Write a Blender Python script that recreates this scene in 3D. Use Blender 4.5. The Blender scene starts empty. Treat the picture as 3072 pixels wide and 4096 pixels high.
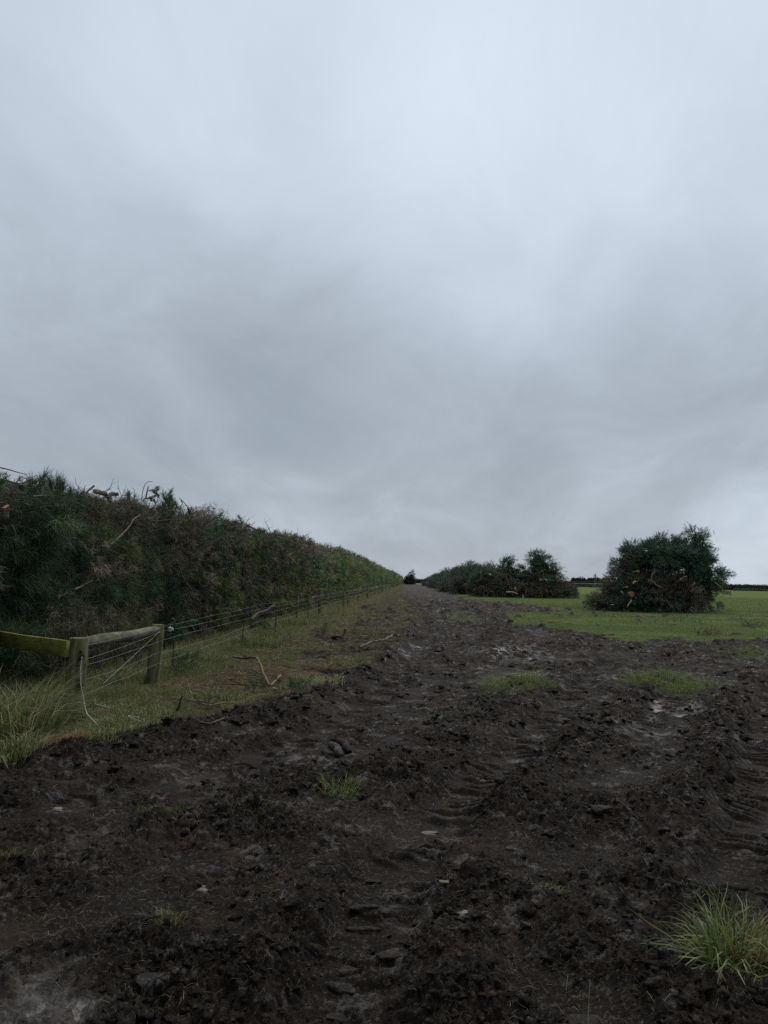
import bpy, math, random
import numpy as np
from mathutils import Matrix, Vector

random.seed(7)
RS = np.random.RandomState(11)
SC = bpy.context.scene
COL = SC.collection

# ------------------------------------------------------------------ camera
FPX, W0, H0 = 3077.0, 3072.0, 4096.0
CAM_H = 1.6
YAW, PITCH, ROLL = math.radians(2.03), math.radians(5.12), math.radians(1.15)
cam_d = bpy.data.cameras.new('camera')
cam_d.sensor_fit = 'VERTICAL'
cam_d.sensor_height = 36.0
cam_d.lens = FPX / H0 * 36.0
cam_d.clip_start = 0.05
cam_d.clip_end = 12000
cam = bpy.data.objects.new('camera', cam_d)
COL.objects.link(cam)
CM = (Matrix.Translation((0, 0, CAM_H)) @ Matrix.Rotation(YAW, 4, 'Z') @
      Matrix.Rotation(math.pi / 2 + PITCH, 4, 'X') @ Matrix.Rotation(ROLL, 4, 'Z'))
cam.matrix_world = CM
SC.camera = cam
R3 = CM.to_3x3()


def ray(px, py):
    return (R3 @ Vector(((px - W0 / 2) / FPX, (H0 / 2 - py) / FPX, -1.0))).normalized()


def G(px, py, z=0.0):
    """point of the level z under a line of sight (used to read positions off the photograph)"""
    d = ray(px, py)
    t = (z - CAM_H) / d.z
    return (d.x * t, d.y * t)


# ------------------------------------------------------------------ world: overcast sky
world = bpy.data.worlds.new('World')
SC.world = world
world.use_nodes = True
nt = world.node_tree
nt.nodes.clear()


class NB:
    """small node-building helper"""
    def __init__(s, tree): s.t = tree; s.n = tree.nodes; s.l = tree.links

    def new(s, kind, **kw):
        n = s.n.new(kind)
        for k, v in kw.items(): setattr(n, k, v)
        return n

    def put(s, sock, v):
        if hasattr(v, 'is_linked') or hasattr(v, 'node'): s.l.new(v, sock)
        else: sock.default_value = v

    def math(s, op, a, b=0.0, c=None, clamp=False):
        n = s.new('ShaderNodeMath', operation=op, use_clamp=clamp)
        s.put(n.inputs[0], a); s.put(n.inputs[1], b)
        if c is not None: s.put(n.inputs[2], c)
        return n.outputs[0]

    def vmath(s, op, a, b=(0, 0, 0), scale=None):
        n = s.new('ShaderNodeVectorMath', operation=op)
        s.put(n.inputs[0], a); s.put(n.inputs[1], b)
        if scale is not None: s.put(n.inputs['Scale'], scale)
        return n.outputs['Value'] if op in ('DOT_PRODUCT', 'LENGTH', 'DISTANCE') else n.outputs[0]

    def noise(s, vec, scale, detail=4, rough=0.55, dist=0.0):
        n = s.new('ShaderNodeTexNoise')
        s.put(n.inputs['Vector'], vec)
        n.inputs['Scale'].default_value = scale; n.inputs['Detail'].default_value = detail
        n.inputs['Roughness'].default_value = rough; n.inputs['Distortion'].default_value = dist
        return n.outputs['Fac']

    def ramp(s, fac, stops, interp='LINEAR'):
        n = s.new('ShaderNodeValToRGB')
        n.color_ramp.interpolation = interp
        el = n.color_ramp.elements
        while len(el) < len(stops): el.new(0.5)
        for e, (p, c) in zip(el, stops):
            e.position = p
            e.color = (c[0], c[1], c[2], 1) if hasattr(c, '__len__') else (c, c, c, 1)
        s.put(n.inputs[0], fac)
        return n.outputs[0]

    def rng(s, v, a, b, c=0.0, d=1.0, smooth=True):
        n = s.new('ShaderNodeMapRange', interpolation_type='SMOOTHSTEP' if smooth else 'LINEAR')
        s.put(n.inputs[0], v)
        for i, q in enumerate((a, b, c, d)): n.inputs[1 + i].default_value = q
        return n.outputs[0]

    def new_x(s, vec):
        n = s.new('ShaderNodeSeparateXYZ'); s.put(n.inputs[0], vec); return n.outputs[0]

    def mix(s, f, a, b, mode='MIX'):
        n = s.new('ShaderNodeMix', data_type='RGBA', blend_type=mode)
        s.put(n.inputs[0], f); s.put(n.inputs[6], a); s.put(n.inputs[7], b)
        return n.outputs[2]


def rgb(*c): return (c[0], c[1], c[2], 1.0)


SUN_EL, SUN_AZ = math.radians(62), math.radians(25)      # azimuth from +Y towards +X
b = NB(nt)
tc = b.new('ShaderNodeTexCoord')
D = tc.outputs['Generated']
sep = b.new('ShaderNodeSeparateXYZ'); b.l.new(D, sep.inputs[0])
el = sep.outputs[2]
den = b.math('ADD', b.math('MAXIMUM', el, 0.0), 0.22)
cx = b.math('DIVIDE', sep.outputs[0], den); cy = b.math('DIVIDE', sep.outputs[1], den)
cmb = b.new('ShaderNodeCombineXYZ'); b.l.new(cx, cmb.inputs[0]); b.l.new(cy, cmb.inputs[1])
cmb.inputs[2].default_value = 3.7
cmb_shift = 5.3
cl1 = b.noise(cmb.outputs[0], 0.9, 5, 0.5, 0.4)
cl2 = b.noise(b.vmath('MULTIPLY', b.vmath('ADD', cmb.outputs[0], (cmb_shift, 2.0, 0)), (1.0, 0.55, 1.0)), 2.4, 8, 0.6, 0.5)


def lobe(px, py, wid):
    """soft brighter / darker part of the cloud deck, fixed in the sky"""
    c = ray(px, py)
    dt = b.vmath('DOT_PRODUCT', b.vmath('NORMALIZE', D), tuple(c))
    return b.rng(dt, math.cos(math.radians(wid)), 1.0)


SKY_LOBES = [  # px, py, width in degrees, amount
    (2650, 300, 24, 0.20), (1900, 750, 15, 0.09), (150, 150, 24, 0.10), (1300, 150, 18, 0.10), (900, 900, 12, -0.02),
    (1350, 1560, 11, -0.035), (450, 1500, 16, -0.035), (500, 1830, 8, -0.04), (1050, 1300, 8, -0.03),
    (2150, 1930, 4, -0.06), (1150, 2130, 5, 0.05), (3020, 2180, 6, 0.19), (2850, 1350, 9, -0.08), (2450, 1150, 6, -0.05), (2900, 2300, 3, 0.05), (2600, 1700, 7, -0.01), (2900, 1200, 10, 0.02), (500, 500, 12, 0.03),
]
v = b.math('ADD', 0.455, 0.0)
v = b.math('ADD', v, b.math('MULTIPLY', b.math('SUBTRACT', cl1, 0.5), 0.12))
v = b.math('ADD', v, b.math('MULTIPLY', b.math('SUBTRACT', cl2, 0.5), 0.34))
v = b.math('ADD', v, b.rng(el, 0.15, 0.75, 0.0, 0.10))
for (px, py, wd, am) in SKY_LOBES:
    v = b.math('ADD', v, b.math('MULTIPLY', lobe(px, py, wd), am))
cloudcol = b.ramp(v, [(0.0, (0.15, 0.175, 0.20)), (0.25, (0.245, 0.29, 0.33)), (0.45, (0.370, 0.42, 0.478)),
                      (0.65, (0.525, 0.595, 0.68)), (0.85, (0.66, 0.735, 0.83)), (1.0, (0.78, 0.84, 0.92))])
# below the horizon: dull land colour
cloudcol = b.mix(b.rng(el, -0.03, -0.005), rgb(0.08, 0.09, 0.08), cloudcol)
sky = b.new('ShaderNodeTexSky', sky_type='NISHITA')
sky.sun_disc = False
sky.sun_elevation = SUN_EL
sky.sun_rotation = SUN_AZ
bg1 = b.new('ShaderNodeBackground'); b.l.new(sky.outputs[0], bg1.inputs[0]); bg1.inputs[1].default_value = 0.004
bg2 = b.new('ShaderNodeBackground'); b.l.new(cloudcol, bg2.inputs[0]); bg2.inputs[1].default_value = 0.68
ad = b.new('ShaderNodeAddShader'); b.l.new(bg1.outputs[0], ad.inputs[0]); b.l.new(bg2.outputs[0], ad.inputs[1])
wo = b.new('ShaderNodeOutputWorld'); b.l.new(ad.outputs[0], wo.inputs[0])

sun_d = bpy.data.lights.new('sun', 'SUN')
sun_d.energy = 1.5
sun_d.angle = math.radians(60)
sun_d.color = (1.0, 0.96, 0.9)
sun = bpy.data.objects.new('sun', sun_d)
COL.objects.link(sun)
sdir = Vector((math.sin(SUN_AZ) * math.cos(SUN_EL), math.cos(SUN_AZ) * math.cos(SUN_EL), math.sin(SUN_EL)))
sun.rotation_euler = sdir.to_track_quat('Z', 'Y').to_euler()
sun.location = (0, 0, 60)

SC.view_settings.view_transform = 'Standard'
SC.view_settings.look = 'None'
SC.view_settings.gamma = 1.0
SC.view_settings.exposure = 0.60
SC.render.engine = 'CYCLES'
SC.cycles.max_bounces = 5
SC.cycles.diffuse_bounces = 2
SC.cycles.glossy_bounces = 2
SC.cycles.use_denoising = False
SC.cycles.volume_bounces = 0


# ------------------------------------------------------------------ noise in numpy
_perm = RS.permutation(256)
_perm = np.concatenate([_perm, _perm])
_ga = RS.rand(256) * 2 * math.pi
_gx, _gy = np.cos(_ga).astype(np.float32), np.sin(_ga).astype(np.float32)


def n2(x, y, f=1.0, seed=0):
    """gradient noise, about -0.7 .. 0.7"""
    a = seed * 1.713 + 0.3
    ca, sa = math.cos(a), math.sin(a)
    X = (x * ca - y * sa) * f + seed * 17.31
    Y = (x * sa + y * ca) * f + seed * 9.77
    ix = np.floor(X); iy = np.floor(Y)
    fx = (X - ix).astype(np.float32); fy = (Y - iy).astype(np.float32)
    ix = ix.astype(np.int64) & 255; iy = iy.astype(np.int64) & 255
    u = fx * fx * fx * (fx * (fx * 6 - 15) + 10); w = fy * fy * fy * (fy * (fy * 6 - 15) + 10)
    ix1 = (ix + 1) & 255; iy1 = (iy + 1) & 255

    def g(i, j, dx, dy):
        h = _perm[_perm[i] + j]
        return _gx[h] * dx + _gy[h] * dy
    a0 = g(ix, iy, fx, fy); a1 = g(ix1, iy, fx - 1, fy)
    b0 = g(ix, iy1, fx, fy - 1); b1 = g(ix1, iy1, fx - 1, fy - 1)
    p = a0 + (a1 - a0) * u; q = b0 + (b1 - b0) * u
    return p + (q - p) * w


def n3(P, f=1.0, seed=0):
    """cheap 3-D noise from three planes"""
    x, y, z = P[:, 0], P[:, 1], P[:, 2]
    return (n2(x + z * .37, y + z * .61, f, seed) + n2(y - x * .23, z + x * .31, f, seed + 5) + n2(z + y * .41, x - y * .19, f, seed + 9)) * 0.75


def sstep(a, b_, x):
    t = np.clip((x - a) / (b_ - a), 0, 1)
    return t * t * (3 - 2 * t)


def poly_sd(poly, x, y):
    """signed distance to polygon, positive inside"""
    d2 = np.full(x.shape, 1e12); inside = np.zeros(x.shape, bool)
    n = len(poly)
    for i in range(n):
        x1, y1 = poly[i]; x2, y2 = poly[(i + 1) % n]
        ex, ey = x2 - x1, y2 - y1
        L2 = ex * ex + ey * ey + 1e-12
        t = np.clip(((x - x1) * ex + (y - y1) * ey) / L2, 0, 1)
        d2 = np.minimum(d2, (x - x1 - t * ex) ** 2 + (y - y1 - t * ey) ** 2)
        c = (y1 > y) != (y2 > y)
        xi = x1 + (y - y1) * ex / (ey if abs(ey) > 1e-9 else 1e-9)
        inside ^= c & (x < xi)
    d = np.sqrt(d2)
    return np.where(inside, d, -d)


def line_d(pts, x, y):
    """distance to polyline, and run length along it"""
    d2 = np.full(x.shape, 1e12); s = np.zeros(x.shape); acc = 0.0
    for (x1, y1), (x2, y2) in zip(pts[:-1], pts[1:]):
        ex, ey = x2 - x1, y2 - y1
        L = math.hypot(ex, ey)
        t = np.clip(((x - x1) * ex + (y - y1) * ey) / (L * L), 0, 1)
        dd = (x - x1 - t * ex) ** 2 + (y - y1 - t * ey) ** 2
        m = dd < d2
        s = np.where(m, acc + t * L, s); d2 = np.minimum(d2, dd); acc += L
    return np.sqrt(d2), s


def PX(lst): return [G(*p) for p in lst]


PASTURE = PX([(1634, 2332), (1704, 2344), (1731, 2349), (1776, 2358), (1803, 2366), (1821, 2377), (1850, 2391),
              (1962, 2408), (2082, 2418), (2227, 2437), (2290, 2448), (2160, 2452), (2010, 2453), (2060, 2492), (2150, 2505),
              (2250, 2518), (2349, 2528), (2448, 2540), (2527, 2565), (2597, 2563), (2671, 2550), (2721, 2545),
              (2795, 2570), (2869, 2565), (2993, 2558), (3072, 2555), (3600, 2580), (4600, 2640)]) + [(4000, 600), (4000, 4200), (0, 4200)]
VERGE = PX([(0, 3040), (250, 3010), (420, 2960), (560, 2900), (800, 2860), (1000, 2825), (1200, 2780), (1350, 2725),
            (1450, 2670), (1560, 2590), (1640, 2520), (1655, 2460), (1640, 2420), (1612, 2390), (1612, 2360), (1622, 2334)]) + \
        [(-60, 4200), (-4000, 4200), (-4000, -50), (-8, 2)]
PATCH = [PX(p) for p in (
    [(1960, 2700), (2010, 2670), (2120, 2670), (2185, 2700), (2150, 2740), (2060, 2770), (1980, 2795), (1955, 2760)],
    [(2560, 2690), (2620, 2665), (2720, 2670), (2820, 2700), (2830, 2740), (2740, 2770), (2620, 2765), (2550, 2740)],
    [(1790, 2455), (1850, 2450), (1905, 2470), (1880, 2490), (1810, 2490)],
    [(2940, 2600), (3150, 2590), (3150, 2625), (2960, 2625)])]
RUTS = [(PX([(1380, 4300), (1470, 3700), (1600, 3380), (1850, 3120), (2080, 2950), (2245, 2800), (2350, 2710), (2430, 2630)]), 0.33, 0.09),
        (PX([(2980, 3500), (3040, 3200), (3065, 3017), (3090, 2860), (3130, 2740), (3180, 2650)]), 0.36, 0.10),
        (PX([(300, 3150), (800, 3060), (1100, 2960), (1320, 2880), (1500, 2770), (1620, 2650), (1690, 2540)]), 0.30, 0.06),
        (PX([(1700, 2640), (1690, 2520), (1668, 2440), (1650, 2390)]), 0.35, 0.05),
        (PX([(2520, 2960), (2620, 2830), (2760, 2720)]), 0.28, 0.05),
        (PX([(1850, 2640), (1790, 2520), (1735, 2430), (1690, 2380)]), 0.35, 0.07)]
BERMS = [(PX([(150, 3030), (450, 2965), (800, 2900), (1100, 2850), (1350, 2740), (1560, 2610), (1650, 2520)]), 0.28, 0.13),
         (PX([(1150, 3120), (1500, 3050), (1750, 2930), (1950, 2820), (2120, 2720)]), 0.32, 0.12),
         (PX([(2000, 3180), (2300, 3000), (2480, 2850), (2650, 2700)]), 0.25, 0.10),
         (PX([(2300, 3260), (2650, 3190), (2810, 3080), (2860, 2900), (2930, 2760)]), 0.22, 0.13),
         (PX([(1750, 4050), (1760, 3700), (1950, 3500), (2250, 3650), (2500, 3800), (2750, 4000)]), 0.22, 0.10),
         (PX([(500, 4080), (800, 3850), (1000, 3800)]), 0.16, 0.08),
         (PX([(560, 3290), (800, 3250), (1080, 3210)]), 0.16, 0.09),
         (PX([(1900, 2610), (2150, 2580), (2500, 2590), (2900, 2590)]), 0.4, 0.14),
         (PX([(2640, 2610), (3080, 2600)]), 0.4, 0.10)]
WETS = [(G(-40, 4150), 0.42, 1.0), (G(150, 3900), 0.22, 0.5), (G(1260, 3010), 0.25, 0.6), (G(2700, 2815), 0.45, 1.0), (G(2140, 2690), 0.5, 1.0),
        (G(1760, 2440), 0.5, 1.0), (G(1775, 2475), 0.5, 1.0), (G(1748, 2405), 0.9, 0.8), (G(1652, 2568), 0.45, 1.0), (G(1590, 2602), 0.4, 1.0), (G(2020, 2602), 1.1, 0.8),
        (G(2420, 2690), 0.4, .8), (G(2450, 3560), 0.25, .5), (G(2580, 2900), 0.3, .5), (G(900, 3090), 0.4, 0.3), (G(2900, 2930), .3, .5), (G(430, 3330), .3, .25)]


def masks(x, y):
    r = np.hypot(x, y)
    wob = n2(x, y, 0.8, 1) * 0.5 + n2(x, y, 2.6, 2) * 0.22 + n2(x, y, 8, 3) * 0.08
    wob = wob * np.clip(r / 14, 0.45, 2.5)
    past = sstep(-0.12, 0.12, poly_sd(PASTURE, x, y) + wob)
    verge = sstep(-0.10, 0.14, poly_sd(VERGE, x, y) + wob * 1.1)
    verge = verge * (1 - sstep(.16, .30, n2(x, y, .55, 12) + n2(x, y, 2.1, 13) * .5) * sstep(-3.3, -2.5, x) * sstep(11, 14, y))
    past = past * (1 - sstep(.27, .38, n2(x, y, .5, 14) + n2(x, y, 1.9, 15) * .5) * sstep(60, 40, r) * (y > 5))
    pt = np.zeros(x.shape)
    for p in PATCH:
        pt = np.maximum(pt, sstep(-0.15, 0.12, poly_sd(p, x, y) + wob * 0.5))
    wet = np.zeros(x.shape)
    for (c, rad, am) in WETS:
        dd = np.hypot(x - c[0], (y - c[1]) * 0.6) / rad
        wet = np.maximum(wet, am * sstep(1.15, 0.35, dd + n2(x, y, 3.0, 6) * 0.9 + n2(x, y, 9, 7) * .45))
    wet *= (1 - past) * (1 - verge) * np.maximum(sstep(-.12, .12, n2(x, y, 6, 8) + n2(x, y, 14, 9) * .6 + .06), sstep(.3, -.1, x + 1.2) * sstep(3.7, 3.3, y) * .6)
    return past, verge, pt, wet


def hz(x, y, cell=None, full=False):
    """height of the land at world x, y"""
    x = np.asarray(x, float); y = np.asarray(y, float)
    r = np.hypot(x, y)
    if cell is None: cell = 0.002 * r
    past, verge, pt, wet = masks(x, y)
    mud = (1 - past) * (1 - verge)

    def fade(f): return np.clip((1.0 / f) / (1.7 * cell + 1e-6) - 0.9, 0, 1)
    z = n2(x, y, 0.25, 11) * 0.05 * np.clip(r / 10, 0.3, 1)
    near = r < 45
    zz = np.zeros(x.shape)
    rut_in = np.zeros(x.shape)
    xn, yn = x[near], y[near]
    w = n2(xn, yn, 1.7, 21) * 0.14 + n2(xn, yn, 5, 22) * 0.06
    zn = np.zeros(xn.shape); rin = np.zeros(xn.shape); cle = np.zeros(xn.shape)
    for pts, hw, dep in RUTS:
        d, s = line_d(pts, xn, yn)
        d = d + w
        dep = dep * .75
        inn = sstep(hw, hw * 0.5, d)
        zn -= inn * dep
        zn += np.exp(-((d - hw * 1.35) / (hw * 0.42)) ** 2) * dep * 0.75 * (0.7 + n2(xn, yn, 2.1, 23))
        rin = np.maximum(rin, inn)
        ph = s / 0.16 + n2(xn, yn, 1.3, 24) * 1.6 + n2(xn, yn, 6, 27) * .5
        c = np.abs((ph % 1.0) - 0.5) * 2
        cle += inn * (sstep(0.35, 0.75, c)) * 0.046 * np.clip(0.55 + n2(xn, yn, 2.3, 25) * 2.4, 0, 1)
    ber = np.zeros(xn.shape)
    for pts, hw, hh in BERMS:
        d, s = line_d(pts, xn, yn)
        e = np.exp(-((d + w * 1.2) / hw) ** 2)
        ber = np.maximum(ber, e)
        zn += e * hh * (.95 if pts is BERMS[0][0] else .62) * (0.95 + n2(xn, yn, 1.2, 26) * 0.9)
    zz[near] = zn + cle; rut_in[near] = rin
    berm = np.zeros(x.shape); berm[near] = ber
    rough = np.clip(0.55 + n2(x, y, 0.7, 31) * .9 + n2(x, y, 1.9, 32) * 0.8 + berm * 0.35, 0.12, .95) * (1 - 0.74 * rut_in) * (1 - 0.45 * wet)
    gx = x + n2(x, y, 5, 41) * 0.05; gy = y + n2(x, y, 5, 42) * 0.05
    cl = np.abs(n2(gx, gy, 2.6, 33)) * 0.12 * fade(2.6) + np.abs(n2(gx, gy, 1.1, 30)) * .22 * sstep(14, 40, r)
    cl += np.abs(n2(gx, gy, 6.3, 34)) * 0.105 * fade(6.3)
    cl += np.abs(n2(gx, gy, 13, 35)) * 0.075 * fade(13)
    cl += np.abs(n2(gx, gy, 27, 36)) * 0.062 * fade(27)
    fine = np.abs(n2(gx, gy, 55, 37)) * 0.046 * fade(55) + n2(gx, gy, 110, 38) * 0.014 * fade(110)
    slab = np.clip(n2(gx, gy, 9.5, 39) * 6, -1, 1) * 0.012 * fade(9.5) + np.clip(n2(gx, gy, 21, 40) * 6, -1, 1) * .007 * fade(21)
    cl += slab
    far_amp = 1 + 1.5 * sstep(10, 45, r)
    zm = zz + cl * rough * far_amp + fine * (0.45 + 0.55 * np.clip(rough, 0, 1)) * (1 - .6 * wet) - 0.10
    zm -= wet * 0.02
    zg = n2(x, y, 2.0, 43) * 0.03 + n2(x, y, 7, 44) * 0.045 * fade(7) + n2(x, y, 25, 45) * 0.028 * fade(25)
    zver = zg + np.clip(n2(x, y, 1.1, 46), 0, 1) * 0.08 + np.where(near, zz * 0.3, 0)
    z = z + zm * mud + (zver) * verge * (1 - past) + (zg * 0.7 + 0.02) * past
    z = np.where(r > 60, z * np.clip(1 - (r - 60) / 400, 0.3, 1), z)
    if full: return z, past, verge, pt, wet, rut_in, berm, rough
    return z


# ------------------------------------------------------------------ mesh helpers
def link_mesh(name, V, F, mat, parent=None, cols=None, smooth=False, loops=None):
    """F: (n,k) array or list of such arrays"""
    if not isinstance(F, (list, tuple)): F = [F]
    F = [np.asarray(f, np.int32) for f in F if len(f)]
    me = bpy.data.meshes.new(name)
    V = np.asarray(V, np.float32)
    me.vertices.add(len(V)); me.vertices.foreach_set('co', V.ravel())
    tot = np.concatenate([np.full(len(f), f.shape[1], np.int32) for f in F])
    me.loops.add(int(tot.sum())); me.loops.foreach_set('vertex_index', np.concatenate([f.ravel() for f in F]))
    me.polygons.add(len(tot))
    st = np.concatenate([[0], np.cumsum(tot)[:-1]]).astype(np.int32)
    me.polygons.foreach_set('loop_start', st)
    me.polygons.foreach_set('loop_total', tot)
    if smooth: me.polygons.foreach_set('use_smooth', np.ones(len(tot), bool))
    if cols is not None:
        for an, arr in cols.items():
            if arr.ndim == 2:
                a = me.attributes.new(an, 'FLOAT_COLOR', 'POINT')
                c4 = np.ones((len(V), 4), np.float32); c4[:, :3] = arr
                a.data.foreach_set('color', c4.ravel())
            else:
                a = me.attributes.new(an, 'FLOAT', 'POINT')
                a.data.foreach_set('value', arr.astype(np.float32))
    me.update(calc_edges=True)
    me.validate(clean_customdata=False)
    me.materials.append(mat)
    o = bpy.data.objects.new(name, me)
    COL.objects.link(o)
    if parent is not None: o.parent = parent
    return o


def tag(o, label=None, cat=None, group=None, kind=None):
    if label: o['label'] = label
    if cat: o['category'] = cat
    if group: o['group'] = group
    if kind: o['kind'] = kind
    return o


def empty(name, loc=(0, 0, 0)):
    o = bpy.data.objects.new(name, None)
    o.empty_display_size = 0.1
    COL.objects.link(o); o.location = loc
    return o


def unit(v): return v / (np.linalg.norm(v, axis=1, keepdims=True) + 1e-9)


def rdir(n): return unit(RS.normal(size=(n, 3)))


def blades(P, Dr, Bn, L, Wd, C, seg=2):
    """thin tapering blades: returns verts, [quads, tris], colours"""
    n = len(P)
    side = unit(np.cross(Dr, rdir(n)))
    L = np.broadcast_to(L, (n,))[:, None]; Wd = np.broadcast_to(Wd, (n,))[:, None] * 0.5
    if seg == 1:
        tip = P + unit(Dr + Bn * 0.5) * L
        V = np.stack([P - side * Wd, P + side * Wd, tip], 1).reshape(-1, 3)
        T = np.arange(3 * n).reshape(n, 3)
        return V, [T], np.repeat(C, 3, 0)
    m = P + Dr * L * 0.5
    d2 = unit(Dr + Bn)
    tip = m + d2 * L * 0.5
    V = np.stack([P - side * Wd, P + side * Wd, m + side * Wd * .85, m - side * Wd * .85, tip], 1).reshape(-1, 3)
    i0 = np.arange(n)[:, None] * 5
    return V, [i0 + np.array([[0, 1, 2, 3]]), i0 + np.array([[3, 2, 4]])], np.repeat(C, 5, 0)


class Acc:
    """gathers geometry, then links it as one mesh object"""
    def __init__(s): s.V = []; s.F = {}; s.C = []; s.n = 0

    def add(s, V, F, C):
        V = np.asarray(V, float)
        if not isinstance(F, (list, tuple)): F = [F]
        for f in F:
            f = np.asarray(f)
            if len(f): s.F.setdefault(f.shape[1], []).append(f + s.n)
        C = np.asarray(C, float)
        if C.ndim == 1: C = np.tile(C, (len(V), 1))
        s.V.append(V); s.C.append(C); s.n += len(V)

    def build(s, name, mat, parent=None, smooth=False, origin=None):
        V = np.concatenate(s.V)
        if origin is not None: V = V - np.array(origin)
        return link_mesh(name, V, [np.concatenate(f) for f in s.F.values()], mat, parent, {'Col': np.concatenate(s.C)}, smooth)


def tube(A, pts, rad, C, n=6, cap=True, endcol=None):
    pts = np.asarray(pts, float)
    rad = np.broadcast_to(rad, (len(pts),)).astype(float)
    t = np.gradient(pts, axis=0); t = unit(t)
    ref = np.array([0.13, 0.21, 0.97]) if abs(t[0][2]) < 0.9 else np.array([0.97, 0.1, 0.2])
    u = unit(np.cross(t, ref)); w = np.cross(t, u)
    a = np.arange(n) / n * 2 * math.pi
    ring = pts[:, None, :] + rad[:, None, None] * (u[:, None, :] * np.cos(a)[None, :, None] + w[:, None, :] * np.sin(a)[None, :, None])
    V = ring.reshape(-1, 3); F = []
    k = len(pts)
    i = np.arange(k - 1)[:, None] * n; j = np.arange(n)[None, :]; j1 = (j + 1) % n
    Q = np.stack([i + j, i + j1, i + n + j1, i + n + j], -1).reshape(-1, 4)
    A.add(V, [Q], C)
    if cap:
        ec = C if endcol is None else endcol
        A.add(V[:n][::-1], [np.arange(n)[None, :]], ec)
        A.add(V[-n:], [np.arange(n)[None, :]], ec)


def wander(p0, p1, k=8, amp=0.05, sag=0.0):
    p0 = np.array(p0, float); p1 = np.array(p1, float)
    t = np.linspace(0, 1, k)[:, None]
    P = p0 + (p1 - p0) * t
    L = np.linalg.norm(p1 - p0)
    j = np.cumsum(RS.normal(size=(k, 3)) * amp * L / k ** .5, 0); j -= t * j[-1]
    P = P + j
    P[:, 2] -= sag * 4 * (t[:, 0] * (1 - t[:, 0]))
    return P


def twig(A, p0, d, L, r0, C, depth=2, n=5, jit=0.35):
    """a small branching dead branch"""
    d = np.array(d, float); d /= np.linalg.norm(d)
    k = 6; pts = [np.array(p0, float)]
    for i in range(k - 1):
        d = d + RS.normal(size=3) * jit * 0.5; d /= np.linalg.norm(d)
        pts.append(pts[-1] + d * L / (k - 1))
    rr = np.linspace(r0, r0 * 0.35, k)
    tube(A, pts, rr, C, n=n)
    if depth > 0:
        for i in range(RS.randint(2, 4)):
            q = RS.randint(1, k - 1)
            dd = d + RS.normal(size=3) * 0.8
            twig(A, pts[q], dd, L * RS.uniform(.3, .55), rr[q] * 0.6, C, depth - 1, n, jit)


def ico(sub=1):
    import bmesh
    bm = bmesh.new(); bmesh.ops.create_icosphere(bm, subdivisions=sub, radius=1.0)
    bm.verts.ensure_lookup_table()
    V = np.array([v.co[:] for v in bm.verts]); F = np.array([[v.index for v in f.verts] for f in bm.faces])
    bm.free(); return V, F


# ------------------------------------------------------------------ materials
MAT = {}


def leaf_mat(name, rough=0.6, trans=0.25, spec=0.25):
    m = bpy.data.materials.new(name); m.use_nodes = True
    t = m.node_tree; t.nodes.clear(); q = NB(t)
    at = q.new('ShaderNodeAttribute', attribute_name='Col')
    geo = q.new('ShaderNodeNewGeometry')
    nz = q.noise(geo.outputs['Position'], 9.0, 3)
    c = q.mix(q.rng(nz, 0.3, 0.7), at.outputs['Color'], q.mix(1.0, at.outputs['Color'], rgb(1.25, 1.2, 1.1), 'MULTIPLY'))
    p = q.new('ShaderNodeBsdfPrincipled'); q.l.new(c, p.inputs['Base Color'])
    p.inputs['Roughness'].default_value = rough; p.inputs['Specular IOR Level'].default_value = spec
    tr = q.new('ShaderNodeBsdfTranslucent'); q.l.new(c, tr.inputs['Color'])
    mx = q.new('ShaderNodeMixShader'); mx.inputs[0].default_value = trans
    q.l.new(p.outputs[0], mx.inputs[1]); q.l.new(tr.outputs[0], mx.inputs[2])
    o = q.new('ShaderNodeOutputMaterial'); q.l.new(mx.outputs[0], o.inputs[0])
    return m


def solid_mat(name, base, base2, rough=0.8, scale=8.0, spec=0.3, bump=0.3, bscale=40, stretch=(1, 1, 1), metal=0.0, attr=False, low=.35, high=.65):
    m = bpy.data.materials.new(name); m.use_nodes = True
    t = m.node_tree; t.nodes.clear(); q = NB(t)
    geo = q.new('ShaderNodeTexCoord')
    vec = q.vmath('MULTIPLY', geo.outputs['Object'], stretch)
    nz = q.noise(vec, scale, 5, 0.6)
    c = q.mix(q.rng(nz, low, high), rgb(*base), rgb(*base2))
    if attr:
        at = q.new('ShaderNodeAttribute', attribute_name='Col')
        c = q.mix(1.0, c, at.outputs['Color'], 'MULTIPLY')
    p = q.new('ShaderNodeBsdfPrincipled'); q.l.new(c, p.inputs['Base Color'])
    p.inputs['Roughness'].default_value = rough; p.inputs['Specular IOR Level'].default_value = spec
    p.inputs['Metallic'].default_value = metal
    bp = q.new('ShaderNodeBump'); bp.inputs['Strength'].default_value = bump; bp.inputs['Distance'].default_value = 0.01
    q.l.new(q.noise(vec, bscale, 4, 0.6), bp.inputs['Height']); q.l.new(bp.outputs[0], p.inputs['Normal'])
    o = q.new('ShaderNodeOutputMaterial'); q.l.new(p.outputs[0], o.inputs[0])
    return m


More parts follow.
